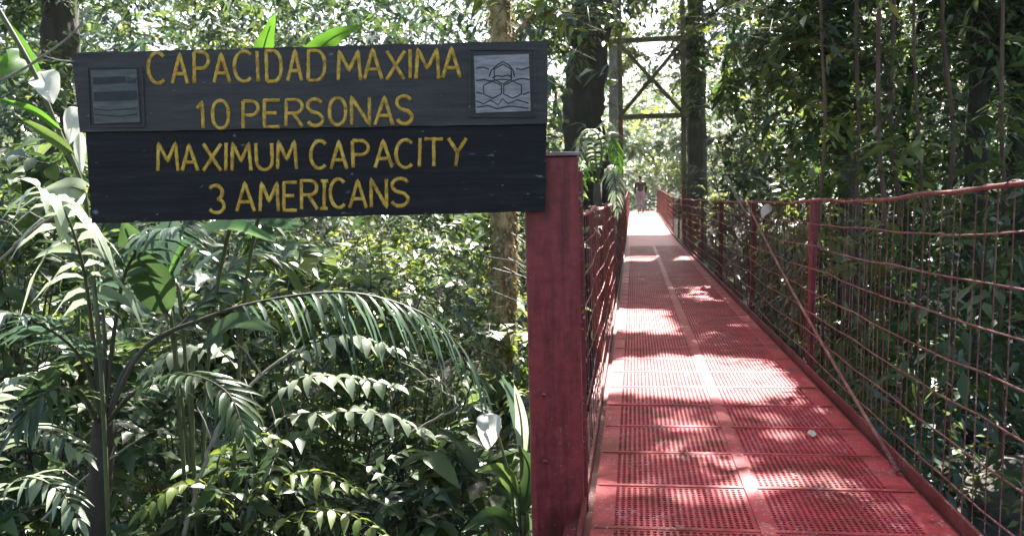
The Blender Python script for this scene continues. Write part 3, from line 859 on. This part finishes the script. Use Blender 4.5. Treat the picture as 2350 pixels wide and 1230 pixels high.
tree('mossy_tree', 'slender tree trunk clad in yellow brown moss left of the steel post',
     [(1128, 1330, 6.6), (1132, 960, 6.7), (1152, 700, 6.8), (1156, 420, 6.9), (1148, 60, 7), (1120, -300, 7.2)], .098, BARK_MOSS,
     [(1120, -330, 7.2, 1.4, 40), (1230, 30, 7.0, .22, 5), (1118, 620, 6.45, .14, 2), (1180, 800, 6.4, .14, 3), (1120, 900, 6.4, .16, 3), (1190, 560, 6.5, .12, 2), (1165, 300, 6.6, .12, 2)], [([(1150, 120, 7), (1190, 70, 7), (1240, 10, 7)], .02)], seed=31, moss=5200, probs=(.2, .3, .4, .1))
tree('dark_tree', 'broad near black leaning trunk just left of the timber portal',
     [(1352, 560, 15), (1340, 330, 15), (1336, 250, 15), (1352, 120, 15), (1372, -60, 15), (1380, -320, 15)], .33, BARK_DARK,
     [(1380, -300, 15, 3.0, 80), (1265, 60, 14, .65, 22), (1420, 0, 14.5, .55, 14)],
     [([(1352, 130, 15), (1290, 60, 14.6), (1240, 0, 14)], .1)], seed=32, probs=(.4, .3, .25, .05))
tree('vine_clad_tree', 'straight brown trunk with a leafy climber touching the portal on its right',
     [(1602, 640, 21.7), (1600, 400, 21.7), (1598, 200, 21.7), (1596, 0, 21.7), (1594, -300, 21.7)], .22, BARK_GREY,
     [(1620, -330, 21, 2.6, 60), (1590, 50, 21.3, .34, 14), (1602, 150, 21.3, .3, 12), (1596, 230, 21.3, .2, 5), (1572, 110, 20.3, .24, 8), (1585, 60, 20.3, .24, 7), (1505, 205, 20.4, .16, 4), (1455, 120, 20.4, .14, 4), (1560, 215, 20.4, .14, 3), (1665, 90, 20, .6, 14)],
     [([(1596, 60, 21.7), (1650, 20, 21), (1720, -40, 20)], .07)], seed=33, probs=(.3, .4, .3, .02))
tree('slim_tree', 'slim black trunk forking among leaves above the middle of the mesh railing',
     [(2066, 1100, 10), (2074, 700, 10), (2078, 430, 10), (2076, 260, 10), (2100, 120, 10), (2130, -40, 10), (2150, -260, 10)], .055, BARK_DARK,
     [(2150, -240, 10, 1.5, 40), (2020, 60, 9.6, .6, 18), (2200, 120, 9.6, .55, 14), (2080, 330, 9.7, .4, 7)],
     [([(2078, 270, 10), (2000, 160, 9.9), (1940, 60, 9.8)], .025), ([(2100, 130, 10), (2170, 60, 9.9), (2240, -60, 9.8)], .025)], seed=34)
tree('straight_tree', 'straight dark trunk behind the right end of the mesh railing',
     [(2236, 1100, 8.5), (2240, 700, 8.5), (2238, 420, 8.5), (2248, 150, 8.5), (2262, -100, 8.5), (2270, -300, 8.5)], .10, BARK_DARK,
     [(2270, -300, 8.5, 1.6, 50), (2320, 60, 8.3, .5, 12), (2190, -20, 8.2, .5, 12)], [([(2250, 140, 8.5), (2320, 60, 8.4), (2400, 0, 8.3)], .03)], seed=35)
tree('edge_tree', 'dark trunk at the far right edge rising above the railing',
     [(2330, 1100, 9), (2334, 700, 9), (2330, 420, 9), (2345, 250, 9), (2380, 0, 9), (2410, -300, 9)], .11, BARK_DARK,
     [(2410, -300, 9, 1.6, 50), (2330, 100, 8.6, .5, 14)], [], seed=36)
tree('rooted_tree', 'dark trunk with hanging roots seen through the wires of the right railing',
     [(1950, 1230, 8), (1955, 900, 8), (1950, 620, 8), (1952, 480, 8.1), (1920, 200, 8.4), (1900, -200, 8.6)], .10, BARK_GREY,
     [(1900, -220, 8.6, 1.5, 50), (1880, 120, 8.3, .5, 14), (1800, 10, 8.2, .5, 14), (1960, 300, 8, .4, 8)],
     [([(1992, 1230, 7.9), (1996, 800, 7.9), (1975, 560, 8), (1952, 460, 8.1)], .03), ([(1918, 1230, 8.1), (1915, 800, 8), (1930, 560, 8), (1950, 420, 8.1)], .028)], seed=37)
tree('brown_tree', 'thick dark brown trunk behind the top left end of the sign',
     [(150, 900, 9.4), (144, 400, 9.4), (140, 130, 9.4), (135, -100, 9.4), (130, -320, 9.4)], .19, BARK_DARK,
     [(130, -360, 9.4, 1.5, 40), (40, -30, 9, .5, 10), (130, 230, 8.8, .35, 8), (140, 420, 8.8, .4, 9)], [], seed=38)
tree('far_tree', 'pale slender tree beyond the end of the footbridge, left of it',
     [(1400, 500, 50), (1410, 300, 50), (1405, 0, 50)], .3, BARK_GREY, [(1400, 60, 50, 4, 50), (1400, 330, 49, 2, 20)], [], seed=39, probs=(.1, .4, .4, .1), L=(.3, .5))
tree('far_tree', 'pale leafy tree beyond the end of the footbridge, right of it',
     [(1580, 500, 52), (1575, 300, 52), (1590, 0, 52)], .3, BARK_GREY, [(1620, 40, 52, 4, 50), (1590, 350, 51, 2, 20)], [], seed=40, probs=(.1, .4, .4, .1), L=(.3, .5))

# palm in the lower left
def palm_main():
    b = root_at(222, 3.7)
    t = empty('understory_palm', b, 'dark stemmed palm fanning its arching fronds below the left half of the sign', 'palm')
    top = at(238, 965, 3.7)
    pts = spline(local([b-Vector((0, 0, .2)), at(222, 1240, 3.7), at(232, 1090, 3.7), top], b), 24)
    tubepart('trunk', pts, [.062*(1-.25*i/24)*(1+.09*math.sin(i*2.6)) for i in range(25)], BARK_DARK, t, 10, .08, 3)
    FR_ = [
     ([(245, 960, 3.7), (330, 800, 3.75), (470, 730, 3.8), (620, 688, 3.85), (800, 672, 3.9), (960, 715, 3.95), (1060, 800, 4.0), (1108, 890, 4.0)], .33, .019, 22, LEAF_BLUE, 1.2, .38),
     ([(232, 965, 3.7), (212, 760, 3.6), (190, 610, 3.45), (150, 490, 3.3), (90, 430, 3.1)], .34, .05, 12, LEAF_SUNLIT, 1.35, .45),
     ([(240, 955, 3.7), (262, 760, 3.7), (290, 620, 3.6), (350, 540, 3.5), (430, 520, 3.3)], .28, .036, 26, LEAF_BLUE, .6, .4),
     ([(236, 965, 3.7), (190, 830, 3.6), (120, 760, 3.4), (20, 720, 3.2), (-60, 740, 3.1)], .26, .03, 26, LEAF_BLUE, .5, .35),
     ([(246, 960, 3.7), (300, 830, 3.8), (420, 740, 4.0), (560, 590, 4.2), (640, 600, 4.3)], .28, .028, 30, LEAF_DARK, .6, .4),
     ([(236, 960, 3.7), (240, 760, 3.7), (225, 600, 3.8), (250, 470, 3.9), (300, 420, 4.0)], .26, .034, 26, LEAF_DARK, .6, .4),
     ([(245, 970, 3.7), (310, 900, 3.5), (420, 860, 3.3), (520, 900, 3.2), (560, 990, 3.1)], .2, .024, 28, LEAF_DARK, .5, .35),
     ([(230, 980, 3.7), (180, 900, 3.5), (110, 900, 3.3), (40, 980, 3.2)], .22, .026, 22, LEAF_DARK, .5, .35)]
    for i, (path, ll, lw, n, mt, dr, stt) in enumerate(FR_):
        frond(t, pix(path), b, ll, lw, n, mt, 50+i, dr, .011, stt, STEM_DARK)
palm_main()

# broad leaved plant behind the sign
b = root_at(430, 4.1)
hel = empty('broad_leaf_plant', b, 'broad bladed plant whose bright green leaf tips rise above the sign', 'plant')
def hl(base, ctrl, wd, mat, seed, face=None):
    c = pix(ctrl); big_leaf(hel, c, b, wd, mat, seed, face, stem_to=[b+Vector((random.Random(seed).uniform(-.08, .08), 0, 0)), at(*base), c[0]])
hl((480, 800, 4.1), [(575, 330, 3.75), (590, 200, 3.7), (606, 110, 3.66), (632, 28, 3.6)], .125, LEAF_BIG, 1)
hl((560, 700, 4.1), [(640, 330, 3.9), (690, 180, 3.8), (750, 96, 3.72), (835, 56, 3.6)], .125, LEAF_BIG, 2)
hl((400, 800, 4.0), [(385, 720, 3.8), (345, 640, 3.7), (305, 560, 3.6), (280, 500, 3.5)], .19, LEAF_DARK, 3)
hl((400, 760, 4.1), [(385, 640, 4.0), (440, 550, 3.9), (530, 520, 3.8), (640, 560, 3.6)], .16, LEAF_BIG, 4, (.1, -.5, .85))
hl((420, 760, 4.1), [(400, 640, 4.1), (385, 540, 4.1), (420, 440, 4.1)], .12, LEAF_BLUE, 5)
hl((400, 800, 4.1), [(350, 720, 4.2), (280, 690, 4.2), (180, 720, 4.1)], .13, LEAF_BLUE, 6, (0, -.6, .8))
hl((440, 900, 4.0), [(460, 800, 3.9), (540, 740, 3.8), (640, 760, 3.6)], .12, LEAF_DARK, 7, (0, -.7, .7))

# climber at the left edge, sunlight put into its pale leaf colour
b = root_at(205, 3.5)
cl = empty('pale_leaf_plant', b, 'leaning plant with large leaves coloured sunlit white left of the sign', 'plant')
def stem_(path, r, mat=STEM, name='stem', par=None, base=None):
    tubepart(name, spline(local(pix(path), base if base is not None else b), 24), r, mat, par or cl, 6)
m_ = MB(); m_.tube(spline([Vector((0, 0, -.1))]+local(pix([(235, 900, 3.5), (205, 560, 3.5), (190, 430, 3.45), (130, 290, 3.4), (70, 150, 3.35), (-40, -40, 3.3)]), b), 30), .009, 6)
m_.build('stem', STEM, cl)
for i, (ct, wd, mt) in enumerate([
    ([(96, 186, 3.38), (130, 190, 3.34), (160, 200, 3.3)], .001, LEAF_WHITE),
    ([(92, 165, 3.4), (108, 195, 3.33), (122, 240, 3.3)], .12, LEAF_WHITE), ([(186, 250, 3.4), (170, 280, 3.36), (158, 335, 3.33)], .095, LEAF_WHITE),
    ([(182, 300, 3.4), (184, 350, 3.38), (188, 400, 3.36)], .05, LEAF_WHITE),
    ([(140, 300, 3.4), (70, 250, 3.3), (-20, 225, 3.2)], .035, LEAF_BIG), ([(165, 350, 3.42), (110, 310, 3.3), (40, 265, 3.2)], .05, LEAF_MID),
    ([(110, 240, 3.4), (60, 120, 3.4), (10, 40, 3.4)], .05, LEAF_BIG), ([(60, 120, 3.4), (20, 150, 3.3), (-30, 140, 3.2)], .11, LEAF_BIG),
    ([(190, 430, 3.45), (150, 470, 3.35), (140, 560, 3.3)], .10, LEAF_SUNLIT), ([(195, 440, 3.45), (160, 430, 3.3), (90, 440, 3.2)], .09, LEAF_SUNLIT)][1:]):
    big_leaf(cl, pix(ct), b, wd, mt, 20+i)
b = root_at(90, 3.1)
tp_ = pix([(-90, 230, 3.0), (0, 186, 3.05), (60, 155, 3.1), (100, 128, 3.1), (150, 92, 3.1), (186, 55, 3.1), (190, 20, 3.1)])
tw_ = empty('bare_twig', tp_[0], 'bare pale twig curving up across the top left corner', 'twig')
tubepart('stick', spline(local(tp_, tp_[0]), 24), [.0065*(1-.5*i/24) for i in range(25)], TWIG, tw_, 6, .1, 4)
tubepart('side_twig', spline(local(pix([(100, 128, 3.1), (130, 138, 3.05), (170, 142, 3.0)]), tp_[0]), 10), .003, TWIG, tw_, 5)

# sunlit feather-leaved shrubs below the sign
def pinnate(name, label, base, fronds, seed, ll, lw, mat, droop=.5, n=9, start=.2):
    b = root_at(*base); t = empty(name, b, label, 'shrub')
    for i, path in enumerate(fronds):
        c = pix(path)
        frond(t, c, b, ll, lw, n, mat, seed+i, droop, .006, start, STEM_DARK, .35)
        e = c[0]-b
        tubepart('stem', spline([Vector((.03*i, 0, -.1)), Vector((e.x*.35, e.y*.35, e.z*.55)), e], 12), .0065, STEM_DARK, t, 6)
    return t
pinnate('feather_leaf_shrub', 'feather leaved shrub with leaflet rows coloured pale for sun glint under the middle of the sign', (720, 4.3),
  [[(620, 930, 4.3), (690, 868, 4.2), (790, 866, 4.1), (900, 885, 4.0)], [(600, 1000, 4.3), (660, 955, 4.2), (780, 945, 4.1), (880, 950, 4.05), (965, 985, 4.0)],
   [(560, 870, 4.4), (500, 800, 4.3), (420, 800, 4.2), (350, 840, 4.1)], [(640, 900, 4.5), (700, 800, 4.6), (800, 770, 4.6), (900, 800, 4.5)]], 70, .155, .055, LEAF_SUNLIT, .75, 9)  # pale leaf colour stands in for sun glinting on the leaflets
pinnate('feather_leaf_shrub', 'low feather leaved shrub with yellow green leaflets near the bottom of the frame', (640, 4.0),
  [[(540, 1180, 4.0), (620, 1105, 3.9), (720, 1085, 3.8), (815, 1120, 3.7)], [(560, 1210, 4.0), (480, 1120, 3.9), (400, 1120, 3.8), (330, 1170, 3.7)],
   [(600, 1230, 3.9), (700, 1170, 3.7), (800, 1180, 3.6), (880, 1230, 3.5)], [(520, 1200, 4.1), (500, 1060, 4.1), (560, 1000, 4.0), (640, 1010, 3.9)]], 80, .14, .04, LEAF_YEL, .6, 10)
pinnate('feather_leaf_shrub', 'striped feather leaved shrub at the left edge with pale narrow leaflets', (-40, 3.6),
  [[(-60, 1100, 3.6), (-40, 950, 3.5), (10, 880, 3.4), (60, 860, 3.3)], [(-60, 1150, 3.6), (20, 1000, 3.5), (110, 990, 3.4), (190, 1040, 3.3)], [(-50, 1200, 3.6), (40, 1100, 3.5), (130, 1120, 3.4), (180, 1190, 3.3)]], 90, .16, .026, LEAF_SUNLIT, .5, 16)

# palm by the left railing
b = root_at(1370, 10.5)
t = empty('small_palm', b, 'small drooping palm behind the left railing below the black trunk', 'palm')
tubepart('trunk', spline([Vector((0, 0, -.1))]+local(pix([(1368, 700, 10.5), (1372, 420, 10.5)]), b), 12), .05, BARK_GREY, t, 8, .05)
for i, q in enumerate([[(1372, 420, 10.5), (1380, 330, 10.4), (1350, 300, 10.2), (1322, 380, 10)], [(1372, 420, 10.5), (1390, 320, 10.5), (1408, 310, 10.4), (1420, 390, 10.3)], [(1372, 420, 10.5), (1365, 310, 10.6), (1392, 280, 10.6), (1410, 300, 10.5)],
   [(1372, 430, 10.5), (1345, 370, 10.3), (1330, 400, 10), (1322, 470, 9.9)], [(1372, 430, 10.5), (1400, 380, 10.4), (1412, 420, 10.2), (1416, 480, 10.1)]]):
    frond(t, pix(q), b, .2, .03, 18, LEAF_BIG if i % 2 else LEAF_SUNLIT, 100+i, .7, .012, .2)

# leaf coloured white as sunlit, and other leaves beside the post
b = root_at(1190, 3.7)
t = empty('lit_leaf_plant', b, 'hanging leaf coloured sunlit white on a stem between moss trunk and steel post', 'leaf_plant')
big_leaf(t, pix([(1122, 948, 3.6), (1122, 985, 3.56), (1118, 1032, 3.58)]), b, .115, LEAF_WHITE, 3, name='lit_leaf', fold=.3)  # a hanging leaf; the sun on it is painted as white
tubepart('stem', spline([Vector((0, 0, -.05))]+local(pix([(1180, 1180, 3.68), (1165, 1080, 3.65), (1140, 990, 3.63), (1122, 945, 3.61)]), b), 16), .006, STEM, t, 6)
for i, (ct, wd, mt) in enumerate([([(1195, 1000, 3.75), (1185, 930, 3.7), (1150, 860, 3.65)], .07, LEAF_BLUE), ([(1200, 1050, 3.7), (1196, 960, 3.6), (1180, 880, 3.55)], .06, LEAF_SUNLIT),
    ([(1190, 1140, 3.7), (1150, 1080, 3.6), (1090, 1080, 3.5)], .07, LEAF_MID), ([(1200, 1180, 3.7), (1215, 1080, 3.6), (1190, 1020, 3.5)], .08, LEAF_DARK), ([(1190, 1220, 3.7), (1130, 1180, 3.6), (1060, 1220, 3.5)], .08, LEAF_DARK)]):
    big_leaf(t, pix(ct), b, wd, mt, 60+i, stem_to=[b, pix(ct)[0]])

# leafy shrubs, each its own
def shrub(label, px, py, d, size, n, probs, seed, L=(.07, .13), name='leafy_shrub', ar=.42, full=False, m=8):
    r_ = np.random.default_rng(seed)
    c0 = at(px, py, d); b = Vector((c0.x, c0.y, float(ground_z(c0.x, c0.y))))
    t = empty(name, b, label, 'shrub'); rel = np.array(c0-b)
    C = rel+r_.normal(0, 1, (n, 3))*np.array(size)*.5
    m_ = MB()
    for k in range(0, n, max(1, n//9)):
        e = Vector(C[k]); m_.tube(spline([Vector((0, 0, -.1)), Vector((e.x*.3, e.y*.3, max(.1, e.z*.5))), e], 8), [.012, .011, .010, .009, .008, .007, .006, .005, .004], 5)
    m_.build('stem', STEM_DARK, t)
    F = Fol(); bushy(F, C, r_, (.16, .16, .12), 5, m, L, ar, probs, (.18, .36), 4, None, full, species=True)
    link('foliage', F.mesh('foliage', [LEAF_DARK, LEAF_MID, LEAF_YEL, LEAF_BLUE, STEM_DARK]), t)
for i, a in enumerate([
  ('small leaved yellow green bush cascading behind the arching palm frond', 940, 590, 7.2, (1.1, .7, .34), 44, (.05, .25, .65, .05), (.05, .09)),
  ('dark glossy shrub at the bottom between palm trunk and feather leaved shrub', 430, 1170, 4.3, (.6, .5, .35), 22, (.7, .2, .02, .08), (.08, .14)),
  ('blue green shrub at the bottom left of the moss trunk', 960, 1190, 4.6, (.6, .5, .4), 26, (.35, .1, .02, .53), (.07, .12)),
  ('leafy shrub at the lower left corner behind the palm trunk', 90, 1130, 4.4, (.6, .5, .4), 22, (.4, .35, .1, .15), (.08, .15)),
  ('mid green shrub under the arching palm frond, beside the moss trunk', 900, 860, 5.6, (.8, .6, .5), 32, (.25, .35, .25, .15), (.06, .12)),
  ('leafy shrub left of the palm stems at the left edge', 60, 790, 5.0, (.6, .6, .5), 22, (.35, .3, .15, .2), (.08, .15)),
  ('loose pale shrub directly under the right half of the sign', 760, 760, 5.4, (.8, .6, .45), 30, (.15, .4, .3, .15), (.07, .13)),
  ('shrub with broad dark leaves behind the palm stems', 420, 900, 5.2, (.7, .6, .5), 26, (.55, .3, .05, .1), (.10, .18)),
  ('light leaved shrub at the left edge beside the sign', 40, 480, 5.2, (.6, .6, .6), 24, (.2, .4, .2, .2), (.09, .16)),
  ('dark shrub at the bottom below the sun-pale feather leaflets', 820, 1170, 4.7, (.7, .5, .4), 26, (.6, .2, .05, .15), (.06, .11))]):
    shrub(a[0], a[1], a[2], a[3], a[4], a[5], a[6], 200+i, a[7])
shrub('bright yellow green bush right of the portal behind the railing', 1648, 490, 19, (.5, .6, .8), 22, (.02, .2, .75, .03), 240, (.10, .18))
shrub('drooping pale leaved shrub above the left end of the right railing', 1735, 140, 12.5, (.9, .9, .8), 26, (.02, .3, .3, .38), 241, (.16, .26), ar=.34)

# climbing vine on the right railing
r_ = np.random.default_rng(77)
vb = Vector((XR+.11, 7.7, 0))
t = empty('climbing_vine', vb, 'dark leafy vine climbing the right railing beside the brace cable', 'vine')
m_ = MB(); P = []
for k in range(16):
    y = r_.uniform(-1.2, 1.0); p0 = Vector((.0, y, -.3)); top = r_.uniform(.55, 1.1)
    q = spline([p0, p0+Vector((r_.uniform(-.03, .03), r_.uniform(-.2, .2), top*.4+.2)), p0+Vector((r_.uniform(-.03, .04), r_.uniform(-.3, .3), top+.2))], 14)
    m_.tube(q, .0035, 4); P += [tuple(v) for v in q]
m_.build('stem', STEM_DARK, t)
F = Fol(); P = np.repeat(np.array(P), 6, 0)+r_.normal(0, .045, (len(P)*6, 3)); P[:, 0] = np.abs(P[:, 0])*.8-.01
n = len(P); A = r_.normal(0, .6, (n, 3))+np.array([-.3, -.3, -.4])
F.leaves(P, A, r_.normal(0, .4, (n, 3))+np.array([-.5, -.4, .6]), r_.uniform(.05, .10, n), r_.uniform(.028, .05, n), .3, r_.choice(3, n, p=[.6, .3, .1]))
link('foliage', F.mesh('foliage', [LEAF_DARK, LEAF_MID, LEAF_YEL]), t)
lp = at(1755, 470, 7.4)
t = empty('white_leaf', lp, 'single white leaf on top of the right railing', 'leaf')
big_leaf(t, pix([(1768, 470, 7.4), (1756, 484, 7.36), (1748, 500, 7.38)]), lp, .085, LEAF_WHITE, 8, name='blade')
sp0 = at(1672, 410, 8.2)
t = empty('dry_stick', sp0, 'pale dry stick leaning on the top of the right railing', 'twig')
tubepart('stick', local(pix([(1668, 405, 8.2), (1680, 432, 8.15), (1696, 462, 8.1), (1724, 508, 8.05)]), sp0), [.012, .012, .011, .006], TWIG, t, 6, .1)

# boulder below the right railing
bp = at(2330, 1150, 6.2)
bm = bmesh.new(); bmesh.ops.create_icosphere(bm, subdivisions=4, radius=1)
for v in bm.verts:
    c = v.co; k = 1+.13*math.sin(3.1*c.x+1.2)*math.cos(2.7*c.y)+.08*math.sin(6.3*c.z+c.x*4)+.04*math.sin(13*c.y+7*c.x)
    v.co = Vector((c.x*.62, c.y*.8, c.z*.24))*k
me = bpy.data.meshes.new('boulder'); bm.to_mesh(me); bm.free(); me.materials.append(BARK_GREY)
me.polygons.foreach_set('use_smooth', np.ones(len(me.polygons), bool))
o = link('boulder', me, None, bp); tag(o, 'grey brown boulder low behind the wires at the right edge', 'boulder')

# fallen leaves on the deck
def fallen(px, py, size, mat, label, seed, group=None):
    d = (fwd + rtv*((px-W0/2)/F0) + upv*((H0/2-py)/F0)); k = -(CAMZ-.008)/d.z
    p = CAMP+d*k
    a = random.Random(seed).uniform(0, 6.28); dx = Vector((math.cos(a), math.sin(a), 0))*size
    F = Fol(); F.leaves(np.array([[0, 0, .004]]), np.array([tuple(dx)]), np.array([[.1, .2, 1.]]), np.array([size]), np.array([size*.45]), -.12, 0, True)
    o = link('fallen_leaf', F.mesh('fallen_leaf', [mat]), None, p); tag(o, label, 'leaf', group)
DRY = mat_leaf('dry_leaf', (.25, .10, .04), (.35, .18, .07), (.45, .32, .16), .6, .1)
fallen(1865, 1004, .09, LEAF_WHITE, 'pale curled fallen leaf on the right side of the red deck', 4)
fallen(1450, 962, .05, LEAF_YEL, 'yellowish fallen leaf near the left edge of the red deck', 9)
for i, (x, y) in enumerate([(1590, 1006), (1560, 1215), (1990, 1160), (1500, 1120), (1760, 960), (1830, 1095), (1620, 930), (1480, 760), (1560, 720)]):
    fallen(x, y, .035, DRY, 'tiny dry brown fallen leaf lying on the red deck', 20+i, 'fallen leaves on the deck')

# walker on the far span
def skinned(name, pts, edges, mat, parent, lv=2):
    me = bpy.data.meshes.new(name); me.from_pydata([p[:3] for p in pts], edges, [])
    o = link(name, me, parent)
    o.modifiers.new('skin', 'SKIN'); s_ = o.modifiers.new('sub', 'SUBSURF'); s_.levels = lv; s_.render_levels = lv
    for i, p in enumerate(pts): me.skin_vertices[0].data[i].radius = (p[3], p[4] if len(p) > 4 else p[3])
    me.skin_vertices[0].data[0].use_root = True
    me.materials.append(mat); return o
SKIN = mat_simple('skin', [(.3, (.30, .17, .11)), (.7, (.36, .21, .14))], 8, .5, None, 0)
DARKC = mat_simple('black_cloth', [(.3, (.012, .012, .015)), (.7, (.03, .03, .035))], 12, .9, None, .2)
JEANS = mat_simple('pale_denim', [(.3, (.20, .24, .32)), (.7, (.34, .40, .50))], 14, .9, None, .2)
HAIR = mat_simple('dark_hair', [(.3, (.012, .009, .007)), (.7, (.03, .022, .016))], 30, .6, None, .2)
py_ = 40.0; wx = at(1470, 480, 40.4).x
wp = empty('person', (wx, py_, deck_z(py_)), 'person in dark top and pale blue trousers walking away on the far span', 'person')
body = [(0, 0, .95, .13, .10), (0, 0, 1.15, .13, .09), (0, .01, 1.36, .15, .09), (0, .01, 1.48, .055), (0, .02, 1.56, .075, .09), (0, .02, 1.68, .07, .09),
        (.09, .0, .88, .085), (.10, .10, .48, .058), (.10, .02, .09, .042), (.10, .14, .04, .04), (-.09, 0, .88, .085), (-.10, -.02, .48, .058), (-.10, -.22, .13, .042), (-.10, -.14, .04, .04),
        (.19, 0, 1.40, .055), (.24, -.03, 1.14, .042), (.24, .08, .90, .034), (.24, .12, .82, .03), (-.19, 0, 1.40, .055), (-.24, .03, 1.14, .042), (-.23, .14, .92, .034), (-.23, .18, .84, .03)]
be = [(0, 1), (1, 2), (2, 3), (3, 4), (4, 5), (0, 6), (6, 7), (7, 8), (8, 9), (0, 10), (10, 11), (11, 12), (12, 13), (2, 14), (14, 15), (15, 16), (16, 17), (2, 18), (18, 19), (19, 20), (20, 21)]
skinned('body', body, be, SKIN, wp)
skinned('trousers', [(0, 0, .93, .15, .12)]+[(x, y, z, r+.02) for x, y, z, r in (body[6], body[7], body[8][:2]+(.13, .045), body[10], body[11], body[12][:2]+(.18, .045))], [(0, 1), (1, 2), (2, 3), (0, 4), (4, 5), (5, 6)], JEANS, wp)
skinned('jacket', [(0, 0, .93, .15, .12), (0, -.01, 1.15, .15, .12), (0, -.01, 1.37, .165, .12)]+[(x, y, z, r+.018) for x, y, z, r in (body[14], body[15], body[16], body[18], body[19], body[20])], [(0, 1), (1, 2), (2, 3), (3, 4), (4, 5), (2, 6), (6, 7), (7, 8)], DARKC, wp)
skinned('hair', [(0, 0, 1.72, .085), (0, -.03, 1.64, .085), (0, -.05, 1.52, .06)], [(0, 1), (1, 2)], HAIR, wp)

# more undergrowth near the camera: broad leaved shrubs, dry branches
for i, a in enumerate([
  ('broad leaved shrub with long blue green leaves between palm trunk and white leaflets', 560, 1020, 4.9, (.6, .5, .4), 9, (.1, .2, .05, .65), (.13, .2)),
  ('broad leaved shrub at the bottom edge left of the steel post', 1010, 1080, 4.9, (.45, .5, .4), 9, (.4, .4, .1, .1), (.14, .22)),
  ('large leaved shrub behind the left edge palm fronds', -20, 640, 4.6, (.5, .5, .5), 9, (.2, .5, .1, .2), (.15, .24)),
  ('pale long leaved shrub below the sign, right of the broad bladed plant', 640, 640, 6.0, (.7, .6, .35), 12, (.05, .45, .2, .3), (.14, .22)),
  ('long leaved shrub between the arching palm frond and the bush behind it', 930, 690, 7.4, (.6, .5, .4), 10, (.1, .4, .3, .2), (.12, .2))]):
    shrub(a[0], a[1], a[2], a[3], a[4], a[5], a[6], 300+i, a[7], 'broad_leaf_shrub', .36, True, 6)
r_ = random.Random(9)
for i, (path, r, lab) in enumerate([
  ([(420, 1240, 4.0), (470, 1060, 4.0), (520, 950, 4.05), (600, 860, 4.1), (680, 800, 4.2)], .012, 'pale forked dry branch rising behind the white leaflets'),
  ([(100, 1190, 3.9), (180, 1110, 3.8), (240, 1060, 3.7), (330, 1000, 3.6)], .008, 'thin dry branch crossing in front of the palm trunk'),
  ([(-40, 640, 3.8), (60, 540, 3.8), (140, 490, 3.8), (230, 480, 3.8)], .008, 'thin pale branch at the left edge below the sign'),
  ([(930, 1000, 4.2), (1000, 960, 4.2), (1050, 930, 4.2), (1000, 880, 4.3), (960, 870, 4.3)], .007, 'curled dry branch left of the sun-white hanging leaf')]):
    pp = pix(path); t = empty('dry_branch', pp[0], lab, 'branch')
    q = spline(local(pp, pp[0]), 24); q = [p+Vector((r_.uniform(-.008, .008),)*3) for p in q]
    tubepart('stick', q, [r*(1-.6*k/24) for k in range(25)], TWIG, t, 6, .12, i)
    for k in (8, 13, 18):
        d = Vector((r_.uniform(-.2, .2), r_.uniform(-.1, .1), r_.uniform(.02, .22)))
        tubepart('side_twig', [q[k], q[k]+d*.5+Vector((0, 0, .02)), q[k]+d], [r*.45, r*.35, r*.2], TWIG, t, 5)

# forest haze
bm = bmesh.new(); bmesh.ops.create_cube(bm, size=1)
for v in bm.verts: v.co = Vector((v.co.x*304, 50+v.co.y*224, 20+v.co.z*52))
me = bpy.data.meshes.new('haze'); bm.to_mesh(me); bm.free()
hm = bpy.data.materials.new('haze_air'); hm.use_nodes = True; t_ = hm.node_tree; t_.nodes.clear()
vo = t_.nodes.new('ShaderNodeVolumePrincipled'); ou = t_.nodes.new('ShaderNodeOutputMaterial')
vo.inputs['Color'].default_value = (.9, .95, .98, 1); vo.inputs['Density'].default_value = .0005; vo.inputs['Anisotropy'].default_value = .3
t_.links.new(vo.outputs[0], ou.inputs['Volume'])
me.materials.append(hm); tag(link('haze', me), kind='stuff')
sc.cycles.volume_bounces = 0

# slim stems behind the right railing
for i, (x, d, r) in enumerate([(1885, 6.9, .016), (2022, 6.3, .02), (2052, 7.4, .024), (2108, 6.6, .014), (2176, 7.2, .022), (2300, 6.4, .018), (1972, 7.0, .018)]):
    rr = random.Random(60+i); b = root_at(x, d)
    t = empty('sapling', b, 'slim reddish brown sapling stem behind the wires of the right railing', 'sapling', 'sapling stems behind the right railing')
    q = spline([Vector((0, 0, -.1))]+local([at(x+rr.uniform(-14, 14), y, d) for y in (1000, 760, 520, 300, 40, -250)], b), 30)
    tubepart('trunk', q, [r*(1.1-.4*k/30) for k in range(31)], SAP, t, 7, .12, i)
    F = Fol(); rs = np.random.default_rng(400+i)
    bushy(F, np.array([tuple(q[k]) for k in (14, 18, 21, 24, 27, 30)]), rs, (.15, .15, .15), 4, 7, (.08, .14), .4, (.6, .3, .1), (.2, .4), 3)
    link('crown', F.mesh('crown', [LEAF_DARK, LEAF_MID, LEAF_YEL, STEM_DARK]), t)
